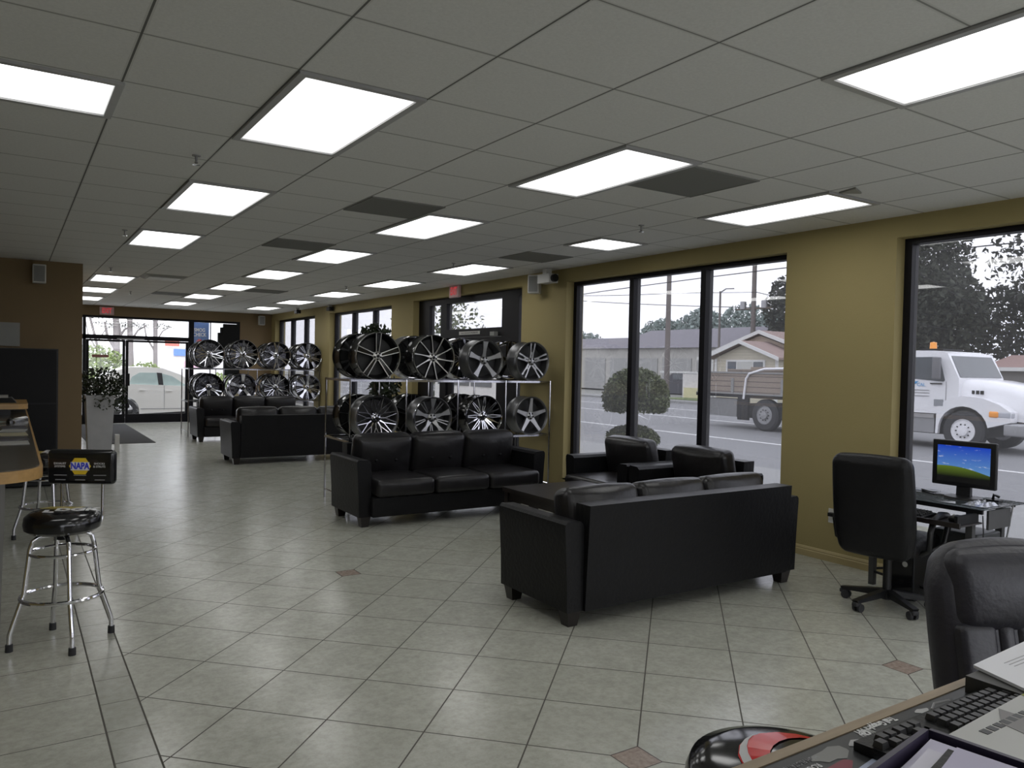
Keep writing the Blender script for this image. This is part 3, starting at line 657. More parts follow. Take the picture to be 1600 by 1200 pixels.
    for a in n5: lug.lathe([(0.011, 0.028), (0.011, 0.0195), (0.0, 0.0195)], 10, 'y', (R*0.135*math.cos(a+0.6), 0, R+R*0.135*math.sin(a+0.6)))
    lug.build('lug_holes', BLACKF, hub)
    return t
CHROME_B = mat('dim_chrome_back', (0.16, 0.16, 0.18), 0.18, 1.0, bump=0.8, bscale=22)
BACKP = mat('dark_back_plate', (0.022, 0.022, 0.022), 0.5)
W1, W2 = 'wheels on the near rack', 'wheels on the far rack'
z1, z2 = 1.417, 0.737
near = [ # x, R, z, barrel, lip, face, style, label
 (3.41, 0.262, z1, GLOSSBLK, MACH, MACH, 'split5', 'black wheel with five split machined spokes, first on upper shelf, near rack'),
 (4.10, 0.262, z1, GLOSSBLK, MACH, MACH, 'ten', 'black wheel with ten thin machined spokes, second on upper shelf, near rack'),
 (4.79, 0.246, z1, GUN, SILVER, SILVER, 'five_wide', 'silver wheel with five wide flared spokes, third on the upper shelf of the near rack'),
 (5.48, 0.246, z1, GUN, SILVER, SILVER, 'twin5', 'silver wheel with five twin spokes at the right end of the upper shelf, near rack'),
 (3.41, 0.254, z2, GUN, CHROME_D, CHROME_D, 'mesh', 'bright mesh spoke wheel first on the lower shelf of the near rack'),
 (4.10, 0.244, z2, GUN, CHROME_D, SILVER, 'star5', 'polished wheel with five broad spokes, second on the lower shelf of the near rack'),
 (4.79, 0.252, z2, GLOSSBLK, CHROME, CHROME, 'blades', 'chrome wheel with many thin blades, third on the lower shelf of the near rack'),
 (5.48, 0.243, z2, GUN, SILVER, SILVER, 'five_star', 'silver five spoke star wheel at the right end of the lower shelf, near rack'),
]
for (x, R, z, b, l, f, st, lb) in near:
    o = make_wheel(R, 0.24, b, l, f, st, lb, W1, True); o.location = (x, 7.97, z)
rear_n = [(3.41, 0.262, z1, GLOSSBLK, GLOSSBLK, GUN, 'six', 'dark wheel in the back row behind the black split spoke wheel, near rack'),
 (4.10, 0.262, z1, CHROME_D, CHROME, CHROME, 'mesh', 'chrome barrel wheel in the back row behind the ten spoke wheel, near rack'),
 (4.79, 0.262, z1, CHROME_D, CHROME_D, CHROME, 'blades', 'chrome rim in the back row behind the wide five spoke silver wheel, near rack'),
 (5.48, 0.255, z1, CHROME_D, GLOSSBLK, GUN, 'split5', 'dark rim in the back row behind the silver twin spoke wheel, near rack'),
 (3.41, 0.250, z2, GLOSSBLK, GLOSSBLK, GUN, 'ten', 'black rim in the back row behind the mesh wheel, near rack'),
 (4.10, 0.250, z2, GLOSSBLK, GLOSSBLK, GUN, 'split5', 'black rim behind the polished five spoke wheel on the lower shelf, near rack'),
 (4.79, 0.250, z2, GLOSSBLK, GLOSSBLK, GUN, 'six', 'black rim behind the many bladed chrome wheel on the lower shelf, near rack')]
for k_, (x, R, z, b, l, f, st, lb) in enumerate(rear_n):
    o = make_wheel(R, 0.22, b, l, f, st, lb, W1, k_ != 3); o.location = (x, 8.50, z)
far = [(3.45, 0.30, z1, GLOSSBLK, CHROME, CHROME, 'mesh', 'chrome multi spoke wheel at the left end of the upper shelf, far rack'),
 (4.14, 0.31, z1, GLOSSBLK, CHROME, CHROME, 'blades', 'glittering many spoke chrome wheel second on the upper shelf, far rack'),
 (4.84, 0.30, z1, GLOSSBLK, CHROME, CHROME, 'six', 'chrome six spoke wheel with dark windows third on the upper shelf, far rack'),
 (5.54, 0.30, z1, GLOSSBLK, CHROME, CHROME, 'star5', 'chrome star wheel at the right end of the upper shelf, far rack'),
 (3.45, 0.29, z2, GLOSSBLK, GLOSSBLK, CHROME, 'six', 'chrome faced wheel at the left end of the lower shelf, far rack'),
 (4.14, 0.29, z2, CHROME_D, CHROME, CHROME, 'five_wide', 'chrome five spoke wheel second on the lower shelf, far rack'),
 (4.84, 0.29, z2, GLOSSBLK, GLOSSBLK, CHROME, 'mesh', 'dark rimmed mesh wheel third on the lower shelf, far rack'),
 (5.54, 0.29, z2, CHROME_D, CHROME_D, CHROME, 'star5', 'chrome five spoke wheel at the right end of the lower shelf, far rack')]
for (x, R, z, b, l, f, st, lb) in far:
    o = make_wheel(R, 0.26, b, l, f, st, lb, W2, True); o.location = (x, 16.85, z)
for k, (x, z, ww) in enumerate([(x, z, w_) for z, w_ in ((z1, 'upper'), (z2, 'lower')) for x in (3.45, 4.14, 4.84, 5.54)]):
    o = make_wheel(0.29, 0.22, GLOSSBLK, GLOSSBLK, GUN, 'mesh' if k % 2 else 'ten', 'dark wheel in the back row, %s from left, %s shelf of the far rack' % (('first', 'second', 'third', 'fourth')[k % 4], ww), W2); o.location = (x, 17.35, z)

# ================================================================== LEFT SIDE: COUNTER, STOOLS, CABINET, PLANTER, MAT
def rounded_end(x0, x1, y0, y1, r, n=8):
    pts = [(x0, y0-0.10)]
    for i in range(n+1):
        a = -PI/2+(PI/2)*i/n; pts.append((x1-r+r*math.cos(a), y0+r+r*math.sin(a)))
    return pts+[(x1, y1), (x0, y1)]
t = thing('service_counter', 'long service counter at the left edge with a maple front edge and glass top', 'counter', (-0.5, 7.5, 0))
top = MB().prism(rounded_end(-1.0, 0.150, 4.66, 10.3, 0.26), 0.945, 1.005, 'z').build('wood_edge', WOOD, t, world=True)
MB().prism(rounded_end(-1.0, 0.135, 4.675, 10.28, 0.25), 1.0055, 1.012, 'z').build('countertop', mat('dark_laminate', (0.075, 0.07, 0.06), 0.16, var=0.3), t, world=True)
MB().box(-0.9, -0.045, 4.95, 10.2, 0, 0.945).build('counter_base', mat('counter_base_panel', (0.10, 0.095, 0.085), 0.5), t, world=True)
cr_ = random.Random(5)
cards = [('small printed card on the counter top, %s', c) for c in range(10)]
cardm = [mat('card_grey', (0.35, 0.35, 0.33), 0.4), mat('card_dark', (0.06, 0.06, 0.07), 0.3), mat('card_tan', (0.36, 0.33, 0.22), 0.4), mat('card_green', (0.25, 0.38, 0.36), 0.3)]
wh = ['row nearest the rounded end, right side', 'row nearest the rounded end, left side', 'second row, right side', 'second row, left side', 'third row, right side', 'third row, left side', 'fourth row, right side', 'fourth row, left side', 'farthest row, right side', 'farthest row, left side']
k = 0
for j in range(5):
    for i in range(2):
        x = 0.02-0.20*i; y = 6.15+0.34*j
        o = MB().box(-0.085, 0.085, -0.12, 0.12, 0, 0.003).build('printed_card', cardm[(k*3+j) % 3], None)
        o.location = (x, y, 1.0125); o.rotation_euler = (0, 0, cr_.uniform(-0.1, 0.1)); tag(o, 'printed card on the left counter, ' + wh[k], 'card', 'printed cards on the counter'); k += 1
o = MB().prism([(-0.5, 8.3), (0.05, 8.0), (-0.45, 7.85)], 1.02, 1.024, 'z').build('green_leaflet', cardm[3], None); tag(o, 'pale green pointed leaflet on the left counter behind the cards', 'leaflet')
t = thing('raised_counter_shelf', 'raised maple shelf block at the far end of the left counter', 'shelf', (-0.2, 9.3, 1.012))
MB().prism(rounded_end(-1.0, 0.145, 8.95, 9.9, 0.10), 1.075, 1.125, 'z').build('shelf_board', WOOD, t, world=True)
MB().box(-0.8, 0.0, 9.05, 9.8, 1.012, 1.075).build('shelf_riser', BLKPLASTIC, t, world=True)
t = thing('office_machine', 'grey topped black office machine on the raised shelf at the left edge', 'office machine', (-0.15, 9.35, 1.125))
MB().taper((0, 0), (0.20, 0.17), (0.16, 0.14), 0.0, 0.05).build('machine_body', BLKPLASTIC, t); MB().box(-0.15, 0.13, -0.14, 0.13, 0.05, 0.07).build('machine_lid', GREYP, t)
t = thing('storage_cabinet', 'tall black two part cabinet standing before the brown wall at the left edge', 'cabinet', (-0.1, 11.35, 0))
MB().box(-0.9, 0.49, 11.02, 11.74, 0.02, 1.69).build('cabinet_body', BLKPLASTIC, t, world=True)
MB().box(-0.88, 0.47, 10.995, 11.02, 1.03, 1.675).build('upper_door', BLKMETAL, t, world=True); MB().box(-0.88, 0.47, 10.995, 11.02, 0.06, 1.015).build('lower_door', BLKMETAL, t, world=True)

def make_stool(label):
    t = thing('bar_stool', label, 'bar stool', group='chrome bar stools at the left counter')
    TH = [math.radians(a) for a in (212, 278, 8, 105)]
    for a in [math.radians(36)+PI/2*k for k in range(4)]:
        c_, s_ = math.cos(a), math.sin(a)
        path = [(0.05, 0.610), (0.115, 0.605), (0.145, 0.585), (0.158, 0.54), (0.185, 0.30), (0.205, 0.235), (0.240, 0.125), (0.250, 0.09), (0.252, 0.03)]
        lg = MB().tube([(r*c_, r*s_, z) for r, z in path], 0.0125, 10).build('leg', CHROME, t, True)
        MB().lathe([(0.0, 0.0), (0.019, 0.0), (0.018, 0.04), (0.0, 0.04)], 12, 'z', (0.252*c_, 0.252*s_, 0)).build('rubber_foot', RUBBER, lg)
    MB().ring((0, 0, 0.515), 0.160, 0.009).build('upper_ring', CHROME, t, True)
    MB().ring((0, 0, 0.27), 0.200, 0.012).build('foot_ring', CHROME, t, True)
    MB().lathe([(0.03, 0.58), (0.03, 0.615), (0.12, 0.618), (0.12, 0.628), (0.0, 0.628)], 20).build('swivel_plate', BLKMETAL, t, True)
    st = MB().lathe([(0.0, 0.628), (0.165, 0.628), (0.188, 0.645), (0.194, 0.675), (0.188, 0.712), (0.165, 0.733), (0.10, 0.742), (0.0, 0.745)], 48).build('seat', mat('gloss_black_vinyl', (0.008, 0.008, 0.009), 0.18, coat=0.3), t, True)
    return t, st
def seat_text(st):
    for i, (x, w_) in enumerate(((-0.115, .035), (-0.075, .03), (-0.035, .035), (0.0, .02), (0.035, .035))):
        p_ = MB().prism([(x-w_/2, 0.015), (x+w_/2, 0.02), (x+w_/2+0.03, 0.085), (x-w_/2+0.03, 0.08)], 0.7455, 0.7465, 'z')
        p_.build('seat_letter', mat('dull_yellow_print', (0.45, 0.36, 0.05), 0.4), st)
    text('DGK', 0.11, basis((0.075, 0.0, 0.7462), (1, 0.1, 0), (-0.25, 1, 0)), 'seat_lettering', WHITEPR, st, 0.0008, 0.95, bold=0.004)
    text('L', 0.085, basis((-0.05, -0.06, 0.7462), (1, 0.1, 0), (-0.25, 1, 0)), 'seat_lettering', WHITEPR, st, 0.0008, 1.2, bold=0.006)
def make_back(t):
    for x in (-0.115, 0.115):
        MB().tube([(x, 0.12, 0.62), (x, 0.205, 0.635), (x, 0.225, 0.67), (x, 0.228, 0.90)], 0.008, 8).build('back_support', CHROME, t, True)
    b = MB().rbox((0, 0.232, 0.955), (0.38, 0.055, 0.205), 0.026, (0, 0.008, 0), 4).build('backrest', bpy.data.materials['gloss_black_vinyl'], t, True)
    y = 0.1985
    hexp = [(0.062*math.cos(PI/3*k), 0.962+0.055*math.sin(PI/3*k)) for k in range(6)]
    hx = MB().prism(hexp, y-0.001, y, 'y').build('logo_hexagon', YELLOW, b)
    MB().box(-0.052, 0.052, y-0.0022, y-0.001, 0.938, 0.986).build('logo_panel', WHITEPR, b)
    text('NAPA', 0.052, basis((0, y-0.0026, 0.962), (1, 0, 0), (0, 0, 1)), 'logo_lettering', BLUEP, b, 0.0006, 0.76, bold=0.0022)
    for x, l1, l2 in ((-0.112, 'EXHAUST', 'SYSTEMS'), (0.108, 'SHOCKS', '& STRUTS')):
        text(l1, 0.0165, basis((x, y-0.0008, 0.977), (1, 0, 0), (0, 0, 1)), 'back_lettering', WHITEPR, b, 0.0004, 0.95); text(l2, 0.0165, basis((x, y-0.0008, 0.960), (1, 0, 0), (0, 0, 1)), 'back_lettering', WHITEPR, b, 0.0004, 0.95)
    for x in (-0.11, 0.0, 0.11):
        for z, w_ in ((0.907, 0.07), (0.880, 0.055)):
            MB().box(x-w_/2, x+w_/2, y-0.001, y+0.004, z, z+0.004).build('back_print', GREYPR, b)
    return b
t, st = make_stool('chrome bar stool with black seat and a backrest printed NAPA beside the left counter'); seat_text(st); make_back(t)
t.location = (0.249, 4.964, 0); t.rotation_euler = (0, 0, math.radians(-28))
t2 = copy_tree(t); t2.location = (0.27, 8.0, 0); t2.rotation_euler = (0, 0, math.radians(70)); lab(t2, 'second chrome bar stool, mostly hidden behind the NAPA stool and the counter corner')

t = thing('ivy_planter', 'tall tapered white planter with bushy dark ivy beside the brown wall corner', 'planter', (1.275, 14.95, 0))
MB().taper((0, 0), (0.175, 0.175), (0.215, 0.215), 0.0, 0.93).taper((0, 0), (0.225, 0.225), (0.225, 0.225), 0.93, 0.955).build('pot', mat('white_planter_plastic', (0.42, 0.43, 0.45), 0.5), t)
def ball(cx, cy_, cz, rx, ry, rz, hollow=0.0):
    def f(r):
        while True:
            p = (r.uniform(-1, 1), r.uniform(-1, 1), r.uniform(-1, 1)); q = math.sqrt(sum(k*k for k in p))
            if hollow < q < 1: return (cx+p[0]*rx, cy_+p[1]*ry, cz+p[2]*rz)
    return f
fl = MB().leaves(ball(0.02, 0, 1.17, 0.36, 0.33, 0.26), 900, 0.035, 3).leaves(ball(0.30, -0.1, 0.95, 0.13, 0.15, 0.32), 190, 0.035, 4).leaves(ball(0.08, -0.25, 0.86, 0.22, 0.04, 0.16), 50, 0.035, 5).leaves(ball(-0.33, -0.1, 0.93, 0.15, 0.1, 0.10), 40, 0.035, 6)
fl.build('foliage', IVY, t)
vn = MB(); rv = random.Random(9)
for _ in range(16):
    a = rv.uniform(0, 2*PI); r = rv.uniform(0.1, 0.3); vn.tube([(0, 0, 0.9), (r*0.6*math.cos(a), r*0.6*math.sin(a), 1.15), (r*math.cos(a), r*math.sin(a), rv.uniform(0.9, 1.35))], 0.004, 5)
vn.build('stem', BARK, t)
tag(MB().box(-0.03, 0.04, -0.05, 0.05, 0, 0.28).build('small_white_box', WHITEP), 'small white upright box on the floor at the right foot of the ivy planter', 'box'); bpy.data.objects['small_white_box'].location = (1.535, 14.82, 0)
tag(MB().box(1.20, 2.32, 15.98, 20.70, 0.0, 0.008).build('entrance_mat', MATB), 'long charcoal entrance mat leading to the far doors', 'mat')
t = thing('potted_tree', 'dark leafy plant on a tall stem behind the near wheel rack', 'potted plant', (4.12, 9.75, 0))
MB().lathe([(0.0, 0.0), (0.15, 0.0), (0.19, 0.36), (0.20, 0.38), (0.17, 0.38), (0.16, 0.33), (0.0, 0.33)], 24).build('pot', BLKPLASTIC, t, True)
MB().tube([(0, 0, 0.33), (0.02, 0.01, 0.9), (-0.01, 0, 1.5), (0.0, 0, 1.95)], 0.014, 6).build('stem', BARK, t, True)
MB().leaves(ball(-0.02, 0, 1.96, 0.24, 0.24, 0.17), 240, 0.05, 11).leaves(ball(0.16, 0, 1.25, 0.24, 0.2, 0.20), 200, 0.055, 12).leaves(ball(0.05, 0, 1.6, 0.12, 0.12, 0.25), 60, 0.05, 13).build('foliage', IVY, t)

# ================================================================== WORKSTATION BY THE WINDOW
t = thing('computer_desk', 'glass topped computer desk with grey metal frame under the right window', 'desk', (5.48, 2.96, 0))
DY0, DY1, DX0, DX1 = 2.47, 3.44, 5.215, 5.77
MB().rbox(((DX0+DX1)/2, (DY0+DY1)/2, 0.745), (DX1-DX0, DY1-DY0, 0.01), 0.005, n=2).build('desktop', SMOKEG, t, True, world=True)
fr = MB().box(DX0+0.015, DX0+0.035, DY0+0.02, DY1-0.02, 0.71, 0.738).box(DX1-0.05, DX1-0.03, DY0+0.05, DY1-0.05, 0.715, 0.738).box(DX0+0.03, DX1-0.03, DY0+0.12, DY0+0.14, 0.715, 0.738).box(DX0+0.03, DX1-0.03, DY1-0.14, DY1-0.12, 0.715, 0.738)
fr.build('desk_frame', BLKMETAL, t, world=True)
for y, x in ((DY0+0.13, DX0+0.10), (DY1-0.04, DX0+0.30), (DY0+0.13, DX1-0.06), (DY1-0.13, DX1-0.06)):
    MB().taper((x, y), (0.02, 0.02), (0.022, 0.022), 0.0, 0.715).build('leg', mat('desk_leg_grey', (0.10, 0.10, 0.10), 0.4, 0.5), t, world=True)
MB().tube([(DX0+0.10, DY0+0.13, 0.10), (DX0+0.30, DY1-0.04, 0.10)], 0.01, 6).tube([(DX0+0.30, DY1-0.04, 0.12), (DX1-0.06, DY1-0.13, 0.12)], 0.01, 6).build('stretcher', BLKMETAL, t, world=True)
MB().tube([(5.66, 2.50, 0.735), (5.60, 2.52, 0.42), (5.56, 2.53, 0.05)], 0.006, 6).build('side_wire', STEEL, t, world=True)
tr = MB().box(4.985, 5.255, 2.50, 3.30, 0.648, 0.658).box(4.975, 4.99, 2.50, 3.30, 0.64, 0.672).build('keyboard_tray', DARKWOOD, t, world=True)
MB().box(4.99, 5.25, 2.52, 2.54, 0.655, 0.715).build('tray_hanger', BLKMETAL, t, world=True); MB().box(4.99, 5.25, 3.26, 3.28, 0.655, 0.715).build('tray_hanger', BLKMETAL, t, world=True)
MB().box(5.33, 5.62, 2.495, 2.51, 0.60, 0.725).build('side_panel', mat('side_panel_grey', (0.06, 0.06, 0.06), 0.4), t, world=True)
t = thing('computer_monitor', 'black flat monitor showing blue sky over a green hill, on the glass desk', 'monitor', (5.53, 2.76, 0.751), math.radians(3))
# faces local -x
MB().rbox((0, 0, 0.24), (0.035, 0.415, 0.315), 0.008, n=2).build('monitor_housing', BLKPLASTIC, t, True)
MB().box(-0.0195, -0.0185, -0.172, 0.172, 0.110, 0.362).build('screen', SCREEN, t)
MB().prism([(-0.01, 0.0), (0.03, 0.0), (0.025, 0.15), (0.0, 0.15)], -0.045, 0.045, 'y').build('monitor_neck', BLKPLASTIC, t)
MB().lathe([(0.0, 0.0), (0.125, 0.0), (0.12, 0.014), (0.0, 0.02)], 32, mtx=Matrix.Diagonal((0.8, 1, 1, 1))).build('monitor_base', BLKPLASTIC, t, True)
t = thing('computer_keyboard', 'black keyboard on the sliding tray of the glass desk', 'keyboard', (5.11, 2.98, 0.658))
MB().prism([(-0.085, 0), (0.085, 0), (0.085, 0.022), (-0.085, 0.010)], -0.22, 0.22, 'y').build('keyboard_body', BLKPLASTIC, t)
km = MB()
for i in range(5):
    for j in range(18): km.taper((-0.06+0.028*i, -0.195+0.023*j), (0.011, 0.009), (0.009, 0.007), 0.012+0.0033*i, 0.022+0.0033*i)
o = km.build('keycaps', mat('worn_black_keys', (0.03, 0.03, 0.03), 0.35), t); o['kind'] = 'stuff'
t = thing('computer_mouse', 'black computer mouse at the right end of the keyboard tray', 'mouse', (5.13, 2.60, 0.658))
MB().rbox((0, 0, 0.018), (0.105, 0.062, 0.036), 0.017, (0, 0, 0.006), 3).build('mouse_body', BLKPLASTIC, t, True); MB().lathe([(0.0, -0.004), (0.009, -0.004), (0.009, 0.004), (0.0, 0.004)], 12, 'y', (-0.03, 0, 0.040)).build('scroll_wheel', GREYP, t, True)
t = thing('computer_tower', 'black computer tower on the floor under the glass desk', 'computer', (5.52, 3.06, 0))
MB().rbox((0, 0, 0.215), (0.40, 0.18, 0.41), 0.008, n=2).build('tower_case', BLKPLASTIC, t, True); MB().box(-0.206, -0.199, -0.08, 0.08, 0.03, 0.40).build('front_bezel', GLOSSBLK, t)
MB().lathe([(0.0, -0.212), (0.02, -0.212), (0.02, -0.206), (0.0, -0.206)], 16, 'x', (0, -0.03, 0.26)).build('power_button', CHROME, t, True)
for x, y in ((-0.15, -0.07), (0.15, -0.07), (-0.15, 0.07), (0.15, 0.07)): MB().box(x-0.015, x+0.015, y-0.01, y+0.01, 0, 0.012).build('tower_foot', RUBBER, t)
t = thing('desk_printer', 'dark boxy printer behind the arm of the swivel chair, beneath the glass desk', 'printer', (5.50, 2.72, 0.0))
MB().rbox((0, 0, 0.45), (0.32, 0.30, 0.20), 0.015, n=2).build('printer_body', mat('printer_grey', (0.035, 0.038, 0.038), 0.45), t, True); MB().box(-0.17, -0.158, -0.11, 0.11, 0.40, 0.45).build('paper_slot', BLACKF, t)
MB().box(-0.16, 0.16, -0.15, 0.15, 0.33, 0.35).build('printer_shelf', DARKWOOD, t)
for x, y in ((-0.15, -0.14), (0.15, -0.14), (-0.15, 0.14), (0.15, 0.14)): MB().box(x-0.01, x+0.01, y-0.01, y+0.01, 0, 0.33).build('shelf_leg', BLKMETAL, t)
t = thing('plastic_wrapper', 'crumpled clear plastic wrapper on the right end of the glass desk', 'wrapper', (5.36, 2.56, 0.751))
pw = MB(); rp = random.Random(3); G = 9
gv = [[(-0.10+0.2*i/(G-1), -0.07+0.15*j/(G-1), rp.uniform(0.0, 0.028) if 0 < i < G-1 and 0 < j < G-1 else 0.002) for j in range(G)] for i in range(G)]
pw.add([p for r_ in gv for p in r_], [(i*G+j, (i+1)*G+j, (i+1)*G+j+1, i*G+j+1) for i in range(G-1) for j in range(G-1)])
pw.build('wrapper_sheet', mat('clear_crinkled_plastic', (0.50, 0.52, 0.58), 0.12, 0.3), t)
t = thing('desk_clip', 'small black clip lying behind the wrapper on the glass desk', 'clip', (5.62, 2.60, 0.751))
MB().box(-0.03, 0.03, -0.04, 0.04, 0, 0.012).build('clip_base', BLKPLASTIC, t); MB().tube([(0, 0.01, 0.01), (-0.01, 0, 0.045), (0.02, -0.02, 0.03)], 0.010, 8).build('clip_jaw', BLKPLASTIC, t, True)
t = thing('power_cable', 'thin black cable hanging down beside the keyboard tray', 'cable', (5.16, 2.50, 0.70))
MB().tube([(0.10, 0.0, 0.0), (0.09, -0.012, -0.1), (0.075, -0.02, -0.2), (0.09, -0.02, -0.32), (0.15, 0.0, -0.45), (0.2, 0.05, -0.62), (0.22, 0.1, -0.695)], 0.004, 6).build('cable', BLKPLASTIC, t, True)
tag(MB().tube([(5.66, 3.12, 0.755), (5.60, 3.03, 0.756), (5.58, 2.99, 0.757)], 0.005, 8).build('ballpoint_pen', BLKPLASTIC, smooth=True), 'thin black pen lying on the glass desk left of the monitor', 'pen')

def make_chair(label, back_m, seam=False):
    t = thing('swivel_chair', label, 'office chair', group='black swivel office chairs')     # faces local +y
    RB = Matrix.Translation((0, -0.27, 0.725)) @ Matrix.Rotation(math.radians(13 if seam else 9), 4, 'X')
    bk = MB().rbox((0, 0, 0), (0.51, 0.13, 0.68), 0.062, (0.01, 0.012, 0.012), 8, RB)
    bk.v = [(x*(1-0.16*max(0, (0.55-z))/0.25) if z < 0.55 else x, y, z) for x, y, z in bk.v]
    if seam: bk.v = [(x*(1-0.5*max(0, z-0.93)**1.35/0.13) if z > 0.93 else x, y, z-(0.25*x*x/0.26 if z > 0.93 else 0)*(z-0.93)*1.3) for x, y, z in bk.v]
    b = bk.build('backrest', LEATHER if not seam else back_m, t, True)
    if seam:
        MB().rbox((0, 0.035, 0.185), (0.44, 0.11, 0.25), 0.052, (0, 0.032, 0.016), 8, RB).build('headrest_cushion', back_m, b, True)
        for cx, w_ in ((-0.158, 0.135), (-0.062, 0.066), (0.0, 0.066), (0.062, 0.066), (0.158, 0.135)):
            MB().rbox((cx, 0.042, -0.12), (w_, 0.090, 0.42), 0.030, (0, 0.006, 0), 4, RB).build('lumbar_channel', back_m, b, True)
    MB().rbox((0, 0.02, 0.46), (0.50, 0.50, 0.11), 0.045, (0, 0, 0.015), 6).build('seat', LEATHER if not seam else back_m, t, True)
    for s_ in (-1, 1):
        MB().tube([(s_*0.24, -0.10, 0.42), (s_*0.30, -0.12, 0.46), (s_*0.31, -0.14, 0.58), (s_*0.31, -0.08, 0.655), (s_*0.31, 0.04, 0.675), (s_*0.31, 0.15, 0.66), (s_*0.31, 0.20, 0.60), (s_*0.305, 0.14, 0.47), (s_*0.24, 0.10, 0.42)], [0.018, 0.018, 0.018, 0.022, 0.026, 0.026, 0.022, 0.018, 0.018], 10).build('armrest', BLKPLASTIC, t, True)
    MB().lathe([(0.0, 0.06), (0.045, 0.06), (0.045, 0.11), (0.028, 0.12), (0.028, 0.40), (0.05, 0.41), (0.0, 0.41)], 20).build('gas_column', BLKPLASTIC, t, True)
    MB().box(-0.12, 0.12, -0.12, 0.12, 0.385, 0.41).build('seat_plate', BLKMETAL, t)
    for k in range(5):
        a = 2*PI*k/5+1.90; c_, s_ = math.cos(a), math.sin(a); M_ = Matrix.Rotation(a, 4, 'Z')
        MB().prism([(0.02, 0.075), (0.30, 0.062), (0.31, 0.080), (0.03, 0.125)], -0.022, 0.022, 'y', M_).build('base_arm', BLKPLASTIC, t)
        cst = MB().rbox((0.292, 0, 0.052), (0.05, 0.045, 0.03), 0.01, n=2, mtx=M_)
        for yy in (-0.019, 0.019): cst.lathe([(0.0, yy-0.009), (0.027, yy-0.009), (0.029, yy), (0.027, yy+0.009), (0.0, yy+0.009)], 20, 'y', (0.275, 0, 0.029), M_)
        cst.build('caster', RUBBER, t, True)
    return t
c1 = make_chair('black high back swivel chair pushed up to the glass desk, back to the camera', LEATHER); c1.location = (5.06, 3.01, 0); c1.rotation_euler = (0, 0, math.radians(-80))
c2 = make_chair('charcoal high back swivel chair facing the near counter at the right photo edge', CHAIRL, True); c2.location = (2.58, 0.95, 0); c2.rotation_euler = (0, 0, math.radians(152))

# ================================================================== NEAR COUNTER AND WHAT LIES ON IT
ZT = 1.07
t = thing('reception_counter', 'near counter in the lower right corner with light oak edge and printed top', 'counter', (1.4, 0.35, 0))
MB().box(0.25, 2.35, 0.672, 0.690, ZT-0.035, ZT).build('wood_edge', WOOD2, t, world=True)
MB().box(0.25, 2.35, 0.02, 0.672, ZT-0.035, ZT-0.002).build('countertop', mat('near_top_laminate', (0.05, 0.05, 0.05), 0.4), t, world=True)
MB().box(0.35, 2.3, 0.10, 0.60, 0, ZT-0.035).build('counter_base', mat('near_counter_panel', (0.20, 0.15, 0.10), 0.5), t, world=True)
t = thing('promo_poster', 'dark tyre advertising poster lying flat on the near counter, print upside down', 'poster', (1.15, 0.40, ZT))
MB().box(0.60, 1.345, 0.15, 0.666, ZT, ZT+0.0015).build('poster_sheet', mat('poster_black', (0.040, 0.041, 0.043), 0.30, var=0.5, vscale=9), t, world=True)
def decal(poly, name, m, z, th=0.0008): return MB().prism(poly, z, z+th, 'z').build(name, m, t, world=True)
zz = ZT+0.0015
text('Trail Grappler M/T', 0.0175, basis((1.092-1.15, 0.6605-0.40, zz+0.0006-ZT), (-1, 0, 0), (0, -1, 0)), 'poster_title', WHITEPR, t, 0.0003, 0.72, bold=0.0006)
def blob(cx, cy_, rx, ry, seed, n=11):
    r = random.Random(seed); return [(cx+rx*math.cos(2*PI*i/n)*r.uniform(0.45, 1.1), cy_+ry*math.sin(2*PI*i/n)*r.uniform(0.45, 1.1)) for i in range(n)]
decal(blob(1.022, 0.640, 0.030, 0.013, 4), 'poster_splash', mat('print_light_grey', (0.42, 0.42, 0.42), 0.4), zz)
decal(blob(0.955, 0.640, 0.040, 0.018, 5), 'poster_splash', mat('print_mid_grey', (0.22, 0.22, 0.21), 0.4), zz)
decal(blob(0.945, 0.615, 0.035, 0.013, 8, 8), 'poster_red_patch', mat('print_dull_red', (0.22, 0.03, 0.05), 0.4), zz+0.0004)
decal(blob(0.99, 0.595, 0.05, 0.012, 9, 9), 'poster_blue_patch', mat('print_pale_blue', (0.38, 0.42, 0.55), 0.4), zz+0.0002)
for q in range(2): MB().ring((1.058, 0.648, zz+0.0004), 0.009+0.005*q, 0.0011, 24, 4).build('poster_emblem', WHITEPR, t, world=True)
decal([(1.050, 0.655), (1.058, 0.641), (1.066, 0.655), (1.062, 0.655), (1.058, 0.648), (1.054, 0.655)], 'poster_emblem', WHITEPR, zz)
decal(blob(1.205, 0.652, 0.022, 0.008, 12), 'poster_splash', bpy.data.materials['print_light_grey'], zz)
MB().tube([(1.225, 0.648, zz), (1.25, 0.658, zz), (1.285, 0.652, zz), (1.295, 0.64, zz)], 0.0018, 5).build('poster_outline', GREYPR, t, world=True)
for i, (x, y, tx, sz, mm) in enumerate(((0.895, 0.648, 'HIGH FLOTATION', 0.012, GREYPR), (0.885, 0.632, 'ROCK HARD', 0.014, WHITEPR), (0.875, 0.615, 'O.R.V. MEET', 0.013, WHITEPR))):
    text(tx, sz, basis((x-1.15, y-0.40, zz+0.0006-ZT), (-1, 0, 0), (0, -1, 0)), 'poster_small_print', mm, t, 0.0003, 0.8)
t = thing('counter_keyboard', 'large black keyboard on the near counter, partly under papers', 'keyboard', (1.18, 0.555, ZT+0.002))
MB().prism([(-0.075, 0.0), (0.078, 0.0), (0.078, 0.012), (-0.075, 0.024)], -0.185, 0.215, 'x').build('keyboard_body', BLKPLASTIC, t)
KM = mat('matt_black_keys', (0.045, 0.045, 0.047), 0.4); KP = None; cnt = 0
